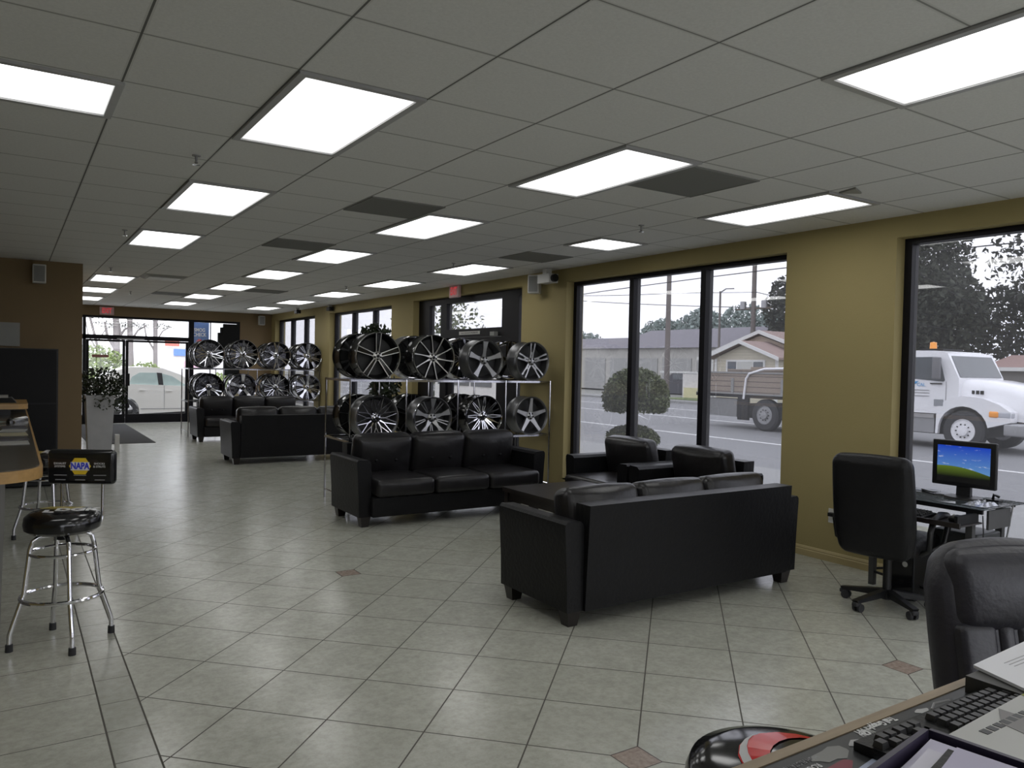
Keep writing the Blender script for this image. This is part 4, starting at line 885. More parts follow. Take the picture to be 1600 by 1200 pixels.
def key(x, y, wx=0.0165, wy=0.0155):
    global KP
    if KP is None: KP = MB().taper((0, 0), (0.0082, 0.0078), (0.0066, 0.0060), 0, 0.009).build('key', KM, t); o = KP
    else: o = KP.copy(); C.objects.link(o); o.parent = t
    o.scale = (wx/0.0165, wy/0.0155, 1); o.location = (x, y, 0.0125+(0.078-y)*0.075)
for r_ in range(5):
    for q in range(13):
        x = 0.205-0.019*q-0.004*(r_ % 3)
        if x > -0.045: key(x, 0.055-0.019*r_)
for (x, y) in ((-0.075, 0.055), (-0.094, 0.055), (-0.113, 0.055), (-0.094, 0.036), (-0.075, -0.005), (-0.094, -0.005), (-0.113, -0.005), (-0.135, 0.055), (-0.154, 0.055), (-0.135, 0.036), (-0.154, 0.036), (-0.135, 0.017), (-0.154, 0.017), (-0.135, -0.002), (-0.154, -0.002), (-0.173, 0.045), (-0.173, 0.010)): key(x, y)
t = thing('document_tray', 'dark violet document tray holding lilac papers in the bottom right corner', 'document tray', (0.872, 0.468, ZT), math.radians(8))
MB().box(-0.36, 0.0, -0.30, 0.0, 0.02, 0.026).build('tray_floor', VIOLET, t)
rim = MB()
for (a, b, c_, d) in ((-0.36, 0.0, -0.006, 0.0), (-0.006, 0.0, -0.30, 0.0), (-0.36, 0.0, -0.30, -0.294), (-0.36, -0.354, -0.30, 0.0)): rim.box(a, b, c_, d, 0.0, 0.132)
rim.build('tray_rim', VIOLET, t)
for i in range(3): pass
def sheet(name, x0, x1, y0, y1, z, curl, m, label, rz=0.0, parent=None):
    G = 10; vs = []; fs = []
    for i in range(G):
        for j in range(G):
            u, v = i/(G-1), j/(G-1); vs.append((x0+(x1-x0)*u, y0+(y1-y0)*v, z+curl*(u-0.5)**2*2+0.01*curl*math.sin(v*5)))
    fs = [(i*G+j, (i+1)*G+j, (i+1)*G+j+1, i*G+j+1) for i in range(G-1) for j in range(G-1)]
    b = len(vs); vs += [(a, c, e-0.0012) for a, c, e in vs]; fs += [tuple(q+b for q in f)[::-1] for f in fs]
    for i in range(G-1):
        for (p, q) in ((i*G, (i+1)*G), ((i+1)*G+G-1, i*G+G-1)): fs.append((p, q, q+b, p+b))
        for (p, q) in ((i+1, i), ((G-1)*G+i, (G-1)*G+i+1)): fs.append((p, q, q+b, p+b))
    o = MB().add(vs, fs).build(name, m, None, True); tag(o, label, 'paper', 'papers in the violet tray'); o.location = (0.872, 0.468, ZT); o.rotation_euler = (0, 0, math.radians(8)+rz); return o
sheet('plastic_sleeve', -0.345, -0.016, -0.27, -0.012, 0.117, 0.02, LILAC, 'lilac plastic sleeve lying lowest in the violet tray')
sheet('plastic_sleeve', -0.34, -0.05, -0.275, -0.022, 0.121, 0.02, mat('pale_lilac_sleeve', (0.62, 0.60, 0.72), 0.25), 'pale lilac sleeve in the violet tray, beneath the black edged one')
sheet('plastic_sleeve', -0.32, -0.045, -0.28, -0.040, 0.126, 0.02, BLKPLASTIC, 'black edged folder in the violet tray')
sheet('plastic_sleeve', -0.315, -0.050, -0.28, -0.048, 0.130, 0.025, LILAC, 'topmost lilac sheet in the violet tray', 0.03)
t = thing('photo_print', 'large glossy print with a grey elephant and green edge, overlapping the near keyboard', 'print', (1.35, 0.42, ZT+0.03))
pp = [(1.02, 0.553), (1.62, 0.584), (1.65, 0.20), (1.05, 0.10)]
MB().prism(pp, ZT+0.029, ZT+0.030, 'z').build('print_sheet', mat('print_pale_grey', (0.44, 0.44, 0.42), 0.35, var=0.1), t, world=True)
MB().prism([(1.335, 0.568), (1.40, 0.572), (1.44, 0.24), (1.35, 0.20)], ZT+0.0302, ZT+0.0306, 'z').build('print_green_band', mat('print_yellow_green', (0.36, 0.38, 0.10), 0.35, var=0.3, vscale=6), t, world=True)
eleph = mat('print_elephant_grey', (0.17, 0.16, 0.155), 0.35, var=0.3)
MB().prism([(1.20, 0.535), (1.25, 0.562), (1.255, 0.50), (1.19, 0.48)], ZT+0.0302, ZT+0.0308, 'z').build('print_shape', eleph, t, world=True)
MB().prism(blob(1.285, 0.520, 0.030, 0.03, 22, 12), ZT+0.0307, ZT+0.0312, 'z').build('print_shape', eleph, t, world=True)
t = thing('black_booklet', 'dark thick booklet under the white sheets at the right edge of the near counter', 'booklet', (1.55, 0.56, ZT))
MB().box(1.34, 1.75, 0.48, 0.655, ZT+0.001, ZT+0.030).build('booklet_block', mat('booklet_dark', (0.045, 0.045, 0.042), 0.4), t, world=True)
t = thing('white_brochure', 'white sheets with a small dark leaf logo on the booklet at the right edge', 'paper', (1.55, 0.56, ZT+0.03))
MB().prism([(1.385, 0.665), (1.76, 0.685), (1.80, 0.50), (1.345, 0.55)], ZT+0.031, ZT+0.036, 'z').build('paper_sheets', PAPER, t, world=True)
MB().prism([(1.455, 0.600), (1.480, 0.607), (1.50, 0.600), (1.48, 0.588)], ZT+0.0361, ZT+0.0366, 'z').build('leaf_mark', BLKPLASTIC, t, world=True)
for i in range(3): MB().box(1.44, 1.54, 0.64-0.008*i, 0.6415-0.008*i, ZT+0.0361, ZT+0.0365).build('printed_line', GREYPR, t, world=True)
# glossy round stool on the far side of the near counter
t = thing('round_stool', 'round glossy black stool seat with red and silver swooshes beside the near counter', 'bar stool', (1.365, 1.02, 0))
zs = 0.70
st = MB().lathe([(0.0, zs), (0.17, zs), (0.20, zs+0.015), (0.205, zs+0.045), (0.195, zs+0.07), (0.15, zs+0.088), (0.08, zs+0.097), (0.0, zs+0.10)], 56).build('seat', GLOSSBLK, t, True, ang=1.5)
def onseat(pts): # drape flat polygons over the dome
    out = []
    for x, y in pts:
        r = math.hypot(x, y); z = zs+0.101-0.02*(r/0.17)**2.6; out.append((x, y, z))
    return out
def swoosh(path, wds, name, m, dz=0.0):
    up = []; dn = []
    for i, (x, y) in enumerate(path):
        a, b = path[max(0, i-1)], path[min(len(path)-1, i+1)]; dx, dy = b[0]-a[0], b[1]-a[1]; L = math.hypot(dx, dy); up.append((x-dy/L*wds[i], y+dx/L*wds[i])); dn.append((x+dy/L*wds[i], y-dx/L*wds[i]))
    A, B = onseat(up), onseat(dn); n = len(A); vs = [(x, y, z+dz) for x, y, z in A+B]
    MB().add(vs, [(i, n+i, n+i+1, i+1) for i in range(n-1)]).build(name, m, st)
arc = lambda r, a0, a1, n=9, cx=0, cy_=0: [(cx+r*math.cos(math.radians(a0+(a1-a0)*i/(n-1))), cy_+r*math.sin(math.radians(a0+(a1-a0)*i/(n-1)))) for i in range(n)]
swoosh(arc(0.13, 215, 40, 12, 0.03, -0.06), [0.004, 0.012, 0.02, 0.026, 0.03, 0.032, 0.032, 0.03, 0.026, 0.02, 0.012, 0.004], 'red_swoosh', RED, 0.001)
swoosh(arc(0.15, 200, 100, 9, 0.04, -0.05), [0.001, 0.005, 0.008, 0.010, 0.010, 0.009, 0.007, 0.004, 0.001], 'silver_swoosh', mat('silver_print', (0.5, 0.5, 0.5), 0.3), 0.002)
MB().lathe([(0.0, 0.0), (0.17, 0.0), (0.165, 0.02), (0.03, 0.035), (0.03, zs), (0.0, zs)], 28).build('pedestal', CHROME, t, True)

# ================================================================== OUTSIDE, BEYOND THE WINDOW WALL
GZ = -0.28
struct(MB().box(-60, 120, -60, 160, GZ-0.4, GZ-0.14).build('ground_earth', mat('far_ground', (0.22, 0.22, 0.20), 0.9, var=0.3, vscale=0.1)))
struct(MB().box(11.75, 31.2, -60, 140, GZ-0.13, GZ).build('road', ASPH), 'grey asphalt street outside the window wall')
struct(MB().box(6.30, 8.6, -30, 26, GZ-0.13, -0.10).build('planting_strip', mat('gravel_planting_strip', (0.20, 0.20, 0.15), 0.95, var=0.5, vscale=9, bump=0.6, bscale=50)))
struct(MB().box(8.6, 11.75, -30, 26, GZ-0.13, GZ+0.10).build('sidewalk', CONC))
struct(MB().box(31.2, 32.6, -60, 140, GZ-0.13, GZ+0.13).build('sidewalk_far', CONC))
for x in (11.87, 16.65, 26.7):
    o = MB().box(x-0.06, x+0.06, -40, 130, GZ, GZ+0.004).build('road_line', LINE); struct(o)
o = MB().box(22.2, 22.32, 17, 130, GZ, GZ+0.004).build('road_line', LINE); struct(o)
def topiary_pt(cx, cy_, cz, rx, ry, rz, flat):
    def f(r):
        while True:
            p = [r.gauss(0, 1) for _ in range(3)]; q = math.sqrt(sum(k*k for k in p)); s = r.uniform(0.75, 1.03)/q
            z = p[2]*s
            if z < -flat: continue
            return (cx+p[0]*s*rx, cy_+p[1]*s*ry, cz+z*rz)
    return f
t = thing('topiary_bush', 'double ball topiary shrub with a wide mushroom top outside the big window', 'topiary', (8.0, 8.85, -0.10))
MB().leaves(topiary_pt(0, 0, 1.25, 0.50, 0.50, 0.46, 0.45), 6500, 0.028, 21).build('upper_foliage', LEAF, t)
MB().leaves(topiary_pt(0, 0.06, 0.62, 0.40, 0.42, 0.22, 0.9), 3600, 0.026, 22).build('lower_foliage', LEAF, t)
MB().tube([(0, 0, 0), (0.02, 0, 0.5), (0, 0, 1.3)], 0.035, 8).build('trunk', BARK, t, True)
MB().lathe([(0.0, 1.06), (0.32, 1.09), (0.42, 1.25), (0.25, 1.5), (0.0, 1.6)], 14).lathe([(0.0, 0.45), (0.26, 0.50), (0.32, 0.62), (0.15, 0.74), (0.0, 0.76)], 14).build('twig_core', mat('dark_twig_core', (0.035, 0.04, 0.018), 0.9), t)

# ------------------------------------------------------------------ truck
TX = 19.85
t = thing('flatbed_truck', 'white flatbed truck with wooden stake sides passing in the street', 'truck', (TX+1.2, 13.0, GZ))
B_ = lambda m, n, mt, par=None, sm=False: m.build(n, mt, par or t, sm, world=par is None) if par is None else m.build(n, mt, par, sm)
cab = MB()
cab.prism([(11.9, 0.62), (11.9, 2.16), (11.3, 2.235), (10.75, 2.23), (10.42, 2.16), (10.12, 1.53), (10.12, 1.0), (10.62, 0.75), (10.65, 0.62)], TX+0.02, TX+2.28, 'x')
B_(cab, 'cab', TRUCKW)
cabo = [o for o in t.children if o.name.startswith('cab')][0]
def onc(m, n, mt, sm=False): 
    o = m.build(n, mt, cabo, sm); L = t.location; 
    for v in o.data.vertices: v.co -= L
    return o
onc(MB().prism([(10.46, 1.47), (10.50, 1.44), (11.72, 1.53), (11.72, 2.05), (10.70, 2.07), (10.60, 2.03)], TX+0.005, TX+0.02, 'x'), 'door_window', DARKGLASS)
onc(MB().box(TX+0.004, TX+0.02, 11.80, 11.812, 0.65, 2.1).box(TX+0.004, TX+0.02, 10.42, 10.43, 0.72, 1.45), 'door_seam', GREYPR)
onc(MB().quad((TX+0.14, 10.385, 2.10), (TX+2.16, 10.385, 2.10), (TX+2.20, 10.115, 1.56), (TX+0.10, 10.115, 1.56)), 'windshield', DARKGLASS)
onc(MB().rbox((TX+0.008, 10.60, 0.90), (0.02, 0.24, 0.17), 0.008, n=2), 'fuel_door', mat('fuel_door_grey', (0.25, 0.26, 0.28), 0.5))
onc(MB().box(TX-0.02, TX+0.0, 10.52, 10.82, 1.37, 1.40), 'mirror_arm', BLKPLASTIC)
onc(MB().rbox((TX-0.14, 10.60, 1.78), (0.10, 0.20, 0.56), 0.03, n=3), 'side_mirror', mat('mirror_grey', (0.14, 0.14, 0.15), 0.4), True)
text('CAL', 0.12, basis((TX-0.001, 11.06, 1.345), (0, -1, 0), (0, 0, 1)), 'door_lettering', mat('decal_blue', (0.05, 0.28, 0.55), 0.4), cabo, 0.002)
bpy.data.objects['door_lettering'].data.transform(Matrix.Translation(-t.location))
onc(MB().prism([(11.28, 1.42), (11.12, 1.44), (11.22, 1.36)], TX-0.002, TX+0.002, 'x'), 'door_mark', bpy.data.materials['decal_blue'])
for z in (1.20, 1.13, 1.05): onc(MB().box(TX+0.004, TX+0.015, 10.85, 11.35, z, z+0.018), 'door_print', GREYPR)
hood = MB()   # hood narrows to the front
ys = [(10.14, 0.16, 1.53, 1.0), (9.6, 0.26, 1.49, 0.7), (9.1, 0.34, 1.40, 0.55), (8.72, 0.40, 1.27, 0.50), (8.58, 0.45, 1.10, 0.45)]
vs = []; fs = []
for (y, ins, zt, zb) in ys:
    for (x, z) in ((TX+ins, zb), (TX+ins, zt-0.22), (TX+ins+0.12, zt-0.06), (TX+ins+0.35, zt), (TX+2.3-ins-0.35, zt), (TX+2.3-ins-0.12, zt-0.06), (TX+2.3-ins, zt-0.22), (TX+2.3-ins, zb)): vs.append((x, y, z))
for i in range(len(ys)-1):
    for j in range(7): fs.append((i*8+j, i*8+j+1, i*8+j+9, i*8+j+8))
fs.append(tuple(range(32, 40)))
hood.add(vs, fs); B_(hood, 'hood', TRUCKW, None, True)
for i in range(4): B_(MB().box(TX+0.20, TX+0.215+0.03*i, 9.93-0.10*i, 9.99-0.10*i, 1.15, 1.24), 'hood_vent', BLACKF)
arc2 = [(9.99+0.60*math.cos(math.radians(a)), 0.24+0.60*math.sin(math.radians(a))) for a in range(10, 171, 16)]
fd = MB().prism([(9.36, 0.36), (8.90, 0.50), (8.88, 0.74), (9.15, 0.92), (9.55, 1.06), (10.0, 1.10), (10.35, 1.02), (10.64, 0.80), (10.66, 0.12)]+[(10.60, 0.12)]+arc2, TX, TX+0.34, 'x'); B_(fd, 'fender', TRUCKW)
fd = MB().prism([(9.36, 0.36), (8.90, 0.50), (8.88, 0.74), (9.15, 0.92), (9.55, 1.06), (10.0, 1.10), (10.35, 1.02), (10.64, 0.80), (10.66, 0.12)]+[(10.60, 0.12)]+arc2, TX+1.96, TX+2.3, 'x'); B_(fd, 'fender', TRUCKW)
B_(MB().rbox((TX+0.10, 9.03, 0.68), (0.22, 0.30, 0.16), 0.04, n=3), 'headlight', mat('headlight_clear', (0.45, 0.46, 0.5), 0.15), None, True)
B_(MB().rbox((TX+0.03, 9.27, 0.68), (0.12, 0.22, 0.15), 0.04, n=3), 'indicator', ORANGE, None, True)
B_(MB().box(TX+0.55, TX+1.75, 8.56, 8.60, 0.55, 1.10), 'grille_surround', GREYP)
for i in range(5): B_(MB().box(TX+0.58, TX+1.72, 8.535, 8.57, 0.60+0.10*i, 0.65+0.10*i), 'grille_bar', CHROME_D)
B_(MB().rbox((TX+1.15, 8.78, 0.33), (2.3, 0.55, 0.30), 0.05, n=3), 'bumper', STEEL, None, True)
B_(MB().box(TX+0.1, TX+2.2, 9.4, 17.0, 0.1, 0.55), 'chassis', BLKMETAL)
B_(MB().box(TX+0.02, TX+0.45, 10.70, 12.1, 0.12, 0.58).box(TX-0.02, TX+0.1, 10.70, 12.1, 0.50, 0.60), 'side_step', STEEL)
B_(MB().box(TX+0.0, TX+2.3, 12.3, 18.9, 0.74, 0.86), 'truck_bed', BLKMETAL)
for yy in (12.35, 18.8): B_(MB().box(TX+0.05, TX+2.25, yy, yy+0.08, 0.86, 1.55), 'end_rack', PLANKS)
for xx in (TX+0.0, TX+2.26): B_(MB().box(xx, xx+0.04, 12.4, 18.8, 0.88, 1.54), 'stake_side', PLANKS)
B_(MB().box(TX-0.03, TX, 12.4, 18.85, 1.52, 1.57).box(TX-0.03, TX, 12.4, 18.85, 0.84, 0.89), 'side_rail', CONC)
for yy in (12.9, 14.0, 15.3, 17.25, 18.5): B_(MB().box(TX-0.035, TX, yy, yy+0.10, 0.84, 1.36), 'stake', CONC)
B_(MB().tube([(TX-0.05, 16.80, 0.70), (TX-0.05, 16.72, 1.35), (TX-0.05, 16.6, 1.52), (TX-0.05, 16.0, 1.68), (TX-0.05, 15.2, 1.70), (TX-0.05, 13.0, 1.70)], 0.035, 8), 'hoop_rail', TRUCKW, None, True)
B_(MB().box(TX+0.3, TX+2.0, 13.5, 17.8, 1.50, 1.66).box(TX+0.5, TX+1.8, 14.0, 17.0, 1.64, 1.74), 'lumber_load', PLANKS)
B_(MB().box(TX+0.05, TX+0.6, 17.15, 18.4, 0.10, 0.68), 'tool_box', mat('undersling_box', (0.20, 0.20, 0.20), 0.6))
B_(MB().box(TX+0.02, TX+0.12, 16.68, 17.1, 0.02, 0.74), 'mud_flap', BLKMETAL)
B_(MB().box(TX+0.7, TX+1.7, 10.9, 11.5, 2.22, 2.30), 'roof_box', BLKMETAL)
B_(MB().lathe([(0.0, 2.30), (0.09, 2.30), (0.08, 2.46), (0.0, 2.48)], 14, 'z', (TX+0.6, 11.1, 0)), 'beacon', ORANGE, None, True)
def truck_wheel(x, y, xo):
    w_ = thing('w', 'w', 'w'); bpy.data.objects.remove(w_)
    R = 0.505; c_ = (xo, y, GZ+R); d = 1 if x > 0 else -1
    tyre = MB().lathe([(0.30, 0), (R-0.05, 0), (R, 0.05), (R, 0.23), (R-0.05, 0.28), (0.30, 0.28)], 36, 'x', c_, loop=True); o = B_(tyre, 'tyre', RUBBER, None, True)
    rim = MB().lathe([(0.305, 0.02), (0.285, -0.005), (0.26, 0.04), (0.20, 0.035), (0.13, 0.02), (0.12, -0.04), (0.0, -0.05)], 30, 'x', c_)
    rm = rim.build('wheel_rim', TRUCKW if y < 12 else STEEL, o, True)
    for v in rm.data.vertices: v.co -= t.location
    lg = MB()
    for k in range(10): lg.lathe([(0.016, 0.03), (0.016, -0.01), (0.0, -0.01)], 8, 'x', (c_[0], c_[1]+0.165*math.cos(k*PI/5), c_[2]+0.165*math.sin(k*PI/5)))
    lo = lg.build('lug_nuts', BLACKF, o)
    for v in lo.data.vertices: v.co -= t.location
for y in (9.99, 16.03):
    truck_wheel(1, y, TX+0.02); truck_wheel(1, y, TX+2.0)

# ------------------------------------------------------------------ houses and buildings across the street
def gable(m, x0, x1, y0, y1, z0, ze, zp, over=0.0): # ridge along x, gable face towards -x
    ym = (y0+y1)/2; m.prism([(y0, z0), (y1, z0), (y1, ze), (ym, zp), (y0, ze)], x0, x1, 'x')
t = thing('cream_house', 'cream sided house with white trimmed double gable and brown roof across the street', 'house', (36.0, 28.8, GZ))
HX = 33.0
m = MB(); gable(m, HX+2.0, HX+10, 25.3, 32.05, GZ, 2.50, 3.60); B_(m, 'rear_wall', SIDING_B)
m = MB(); gable(m, HX, HX+3.0, 25.84, 30.0, GZ, 2.30, 3.10); B_(m, 'front_wall', SIDING)
def roof(name, x0, x1, y0, y1, ze, zp, th, par=None):
    ym = (y0+y1)/2; m = MB(); m.prism([(y0, ze), (ym, zp), (y1, ze), (y1, ze+th), (ym, zp+th), (y0, ze+th)], x0, x1, 'x'); r = B_(m, name, SHINGLE)
    m = MB(); m.prism([(y0, ze-0.06), (ym, zp-0.06), (y1, ze-0.06), (y1, ze+th+0.02), (ym, zp+th+0.02), (y0, ze+th+0.02)], x0-0.06, x0, 'x'); o = m.build('barge_board', WHITEP, r)
    for v in o.data.vertices: v.co -= t.location
roof('front_roof', HX-0.4, HX+4, 25.5, 30.6, 2.22, 3.13, 0.10); roof('rear_roof', HX+1.7, HX+11, 24.0, 33.0, 2.22, 3.75, 0.12)
B_(MB().box(HX+2.2, HX+10, 24.6, 25.6, GZ, 2.30), 'wing_wall', SIDING)
m = MB(); m.prism([(HX+1.4, 2.25), (HX+6, 3.65), (HX+10.6, 2.25)], 24.3, 27.2, 'y'); B_(m, 'wing_roof', SHINGLE)
w_ = B_(MB().box(HX-0.06, HX, 26.62, 29.22, 1.40, 2.20), 'window_frame', WHITEP)
for a, b in ((26.74, 27.35), (27.42, 28.45), (28.52, 29.10)):
    o = MB().box(HX-0.075, HX-0.06, a, b, 1.5, 2.10).build('window_glass_pane', DARKGLASS if (a < 27 or a > 28.5) else mat('curtained_pane', (0.45, 0.45, 0.42), 0.3), w_)
    for v in o.data.vertices: v.co -= t.location
B_(MB().box(HX-0.05, HX, 25.80, 25.98, GZ, 2.25).box(HX-0.05, HX, 29.90, 30.06, GZ, 2.25).box(HX+1.93, HX+2.0, 31.95, 32.12, GZ, 2.4), 'corner_board', WHITEP)
B_(MB().box(HX+1.94, HX+2.0, 30.35, 30.9, 0.9, 2.1).box(HX+1.94, HX+2.0, 30.1, 30.3, 0.9, 2.1), 'side_window', WHITEP)
struct(MB().box(32.6, HX+2, 24.0, 34.5, GZ-0.13, GZ+0.17).build('front_lawn', GRASS))
t = thing('white_gate', 'white framed gate and yellow bin area left of the cream house', 'gate', (35.2, 34.0, GZ))
B_(MB().box(35.1, 35.2, 32.9, 36.6, 1.38, 1.50).box(35.1, 35.2, 32.6, 32.75, GZ, 1.5), 'gate_frame', WHITEP); B_(MB().box(35.12, 35.18, 32.9, 34.6, GZ, 1.35), 'gate_panel', mat('gate_white_boards', (0.62, 0.60, 0.58), 0.6, var=0.2)); B_(MB().box(34.9, 35.1, 32.95, 34.3, GZ, 0.5), 'yellow_panel', mat('pale_yellow_panel', (0.62, 0.58, 0.35), 0.6))
t = thing('garage_building', 'long low beige garage building with roller doors and dark roof, behind the topiary', 'building', (50.0, 50.0, GZ))
B_(MB().box(45, 56, 39.4, 72, GZ, 3.45), 'wall', mat('beige_stucco', (0.42, 0.41, 0.38), 0.8))
m = MB(); m.prism([(44.6, 3.35), (50.5, 5.2), (56.4, 3.35)], 38.9, 54.0, 'y'); B_(m, 'roof', SHINGLE_G)
m = MB(); m.prism([(44.8, 3.35), (50.5, 4.6), (56.4, 3.35)], 54.0, 73, 'y'); B_(m, 'flat_roof', SHINGLE_G)
for a, b in ((53.9, 56.9), (50.4, 53.2), (47.2, 49.8), (43.4, 46.6), (40.4, 42.8)): B_(MB().box(44.93, 45.0, a, b, GZ, 2.5), 'roller_door', mat('roller_door_grey', (0.32, 0.32, 0.31), 0.6))
t = thing('pickup_truck', 'small white pickup parked beyond the garage building', 'pickup', (44.0, 58.0, 3.3)); bpy.data.objects.remove(t)
t = thing('parked_suv', 'dark parked car behind the utility pole and the white gate', 'car', (38.0, 36.6, GZ))
m = MB(); m.prism([(35.2, 0.0), (35.2, 0.75), (35.5, 0.95), (35.9, 1.35), (37.6, 1.38), (38.2, 0.95), (39.0, 0.85), (39.1, 0.0)], 37.2, 38.8, 'x'); B_(m, 'car_body', mat('dark_car_paint', (0.05, 0.05, 0.06), 0.3)); B_(MB().box(37.15, 37.2, 35.95, 37.5, 0.95, 1.3), 'car_window', DARKGLASS)
for y in (35.9, 38.3): B_(MB().lathe([(0.0, 37.15), (0.30, 37.15), (0.32, 37.2), (0.32, 37.4), (0.0, 37.4)], 20, 'x', (0, y, GZ+0.17+0.15)), 'car_wheel', RUBBER, None, True)
t = thing('grey_roofed_house', 'low house with pinkish brown roof behind the truck bonnet, under the trees', 'house', (46, 19, GZ))
B_(MB().box(45, 52, 12.0, 21.3, GZ, 1.95), 'wall', mat('grey_house_wall', (0.24, 0.23, 0.22), 0.8)); m = MB(); m.prism([(44.4, 1.95), (48.5, 2.85), (52.6, 1.95)], 11.5, 21.8, 'y'); B_(m, 'roof', mat('pinkish_roof', (0.30, 0.20, 0.18), 0.9)); B_(MB().box(44.35, 44.45, 11.5, 21.8, 1.90, 2.10), 'fascia', WHITEP)
# poles and wires
def pole(label, x, y, h, r, arms):
    t = thing('utility_pole', label, 'utility pole', (x, y, GZ), 0, 'utility poles')
    MB().tube([(0, 0, 0), (0, 0, h)], [r, r*0.75], 12).build('pole_shaft', mat('weathered_pole', (0.16, 0.14, 0.13), 0.9, var=0.2), t, True)
    for (z, L, dx) in arms: MB().box(-0.06, 0.06, -L, L, z-0.06, z+0.06).build('crossarm', BARK, t)
    return t
p1 = pole('grey utility pole rising behind the topiary', 31.9, 32.7, 9.5, 0.17, [(7.6, 0.9, 0)])
p2 = pole('tall utility pole with transformer cans behind the cream house', 45.0, 37.5, 12.0, 0.20, [(9.6, 1.0, 0), (6.4, 1.6, 0)])
for sy_ in (-1, 1): MB().lathe([(0.0, 0), (0.22, 0), (0.22, 0.55), (0.0, 0.6)], 14, 'z', (0, sy_*0.95, 6.4)).build('transformer_can', STEEL, p2, True)
p3 = pole('thin street lamp pole between two taller poles', 43.3, 39.13, 7.65, 0.10, [])
MB().tube([(0, 0, 7.55), (-0.3, -0.8, 7.75), (-0.4, -1.6, 7.7)], 0.05, 6).build('lamp_arm', STEEL, p3, True)
def wire(label, pts, r=0.02):
    t = MB().tube(pts, r, 5).build('overhead_wire', BLACKF); tag(t, label, 'wire', 'overhead wires')
def sag(a, b, s, n=9): return [(a[0]+(b[0]-a[0])*i/n, a[1]+(b[1]-a[1])*i/n, a[2]+(b[2]-a[2])*i/n-s*4*(i/n)*(1-i/n)) for i in range(n+1)]
wire('topmost overhead wire slanting up to the right across the big window', sag((31, 46, 6.15), (31, 8, 6.45), -0.25), 0.025)
wire('level overhead wire in the middle of the big window, at the lamp arm', sag((31, 44, 6.6), (31.9, 32.7, 6.0), 0.1)+sag((31.9, 32.7, 6.0), (45, 37.5, 7.3), 0.0)[1:], 0.018)
wire('lowest overhead wire falling to the right toward the transformer cans', sag((45, 60, 8.1), (45, 37.5, 6.2), 0.1), 0.028)
wire('overhead wire running right from the tall pole toward the dark trees', sag((45, 37.5, 7.35), (45, 20, 3.6), 0.2), 0.025)
wire('diagonal wire crossing the dark tree in the right window', sag((33, 24, 9.8), (30, 12, 2.5), 0.2), 0.02)
# trees
def tree(label, x, y, z0, crown, n, leaf, lm, trunk_r=0.25, seed=1, name='tree', hollow=0.3):
    t = thing(name, label, 'tree', (x, y, z0), 0)
    m = MB()
    for (cx, cy_, cz, rx, ry, rz, k) in crown: m.leaves(ball(cx, cy_, cz, rx, ry, rz, hollow), int(n*k), leaf, seed+int(cx*7+cz*3))
    m.build('foliage', lm, t)
    top = crown[0][2]
    b = MB().tube([(0, 0, 0), (0.1, 0.1, top*0.5), (0, 0, top)], [trunk_r, trunk_r*0.8, trunk_r*0.4], 8)
    for (cx, cy_, cz, rx, ry, rz, k) in crown[1:]: b.tube([(0, 0, top*0.4), (cx*0.6, cy_*0.6, cz*0.8), (cx, cy_, cz)], [trunk_r*0.5, trunk_r*0.3, 0.04], 6)
    b.build('trunk', BARK, t, True)
    return t
tree('huge dark tree filling the left part of the right window', 48.5, 29.0, GZ, [(0, 0, 9.4, 4.5, 4.6, 7.2, 1.0), (0, 4.6, 7.3, 2.5, 2.6, 4.0, 0.35), (0, -3.0, 5.6, 2.8, 2.6, 3.2, 0.35), (0, 0.5, 15, 3, 3, 3, .2), (0, 8.4, 6.4, 1.6, 1.7, 2.7, .12)], 14000, 0.20, TREEL, 0.4, 31)
tree('open crowned dark tree with sky showing through at the right photo edge', 58.0, 19.6, GZ, [(0, 0, 10.2, 4.0, 8.4, 6.6, 0.75), (0, 3, 5.2, 3.5, 9.4, 3.4, 1.3), (0, 2, 12.5, 3, 3, 3, 0.12)], 5600, 0.23, TREEL, 0.3, 41)
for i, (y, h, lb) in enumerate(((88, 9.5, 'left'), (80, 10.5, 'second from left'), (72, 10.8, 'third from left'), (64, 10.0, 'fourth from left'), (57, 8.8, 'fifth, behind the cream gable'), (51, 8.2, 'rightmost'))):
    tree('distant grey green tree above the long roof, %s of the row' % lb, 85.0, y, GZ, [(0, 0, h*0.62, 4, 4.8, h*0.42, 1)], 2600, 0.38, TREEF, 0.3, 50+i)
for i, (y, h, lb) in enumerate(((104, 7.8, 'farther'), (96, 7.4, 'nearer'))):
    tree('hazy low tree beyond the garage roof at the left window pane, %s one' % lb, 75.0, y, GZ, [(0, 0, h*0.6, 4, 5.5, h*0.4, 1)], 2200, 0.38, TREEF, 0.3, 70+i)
tree('leafy shrub tree seen through the side door', 14.5, 27.0, GZ, [(0, 0, 1.6, 1.6, 2.2, 1.9, 1), (1, 3, 3.4, 2, 2.5, 2, .6)], 2200, 0.10, LEAF, 0.12, 81)
t = thing('parked_van', 'white van parked outside, glimpsed under the near rack through the side door', 'van', (12.8, 20.5, GZ))
m = MB(); m.prism([(18.2, 0.0), (18.2, 0.75), (19.0, 0.95), (19.7, 1.7), (23.2, 1.75), (23.3, 0.0)], 12.0, 13.8, 'x'); B_(m, 'van_body', CARW); B_(MB().box(11.97, 12.0, 19.6, 20.8, 0.95, 1.5).box(11.97, 12.0, 20.95, 23.0, 0.95, 1.5), 'van_window', DARKGLASS)
for y in (19.1, 22.4): B_(MB().lathe([(0.0, 11.95), (0.20, 11.95), (0.34, 12.0), (0.34, 12.2), (0.0, 12.2)], 20, 'x', (0, y, GZ+0.34)), 'van_wheel', RUBBER, None, True)

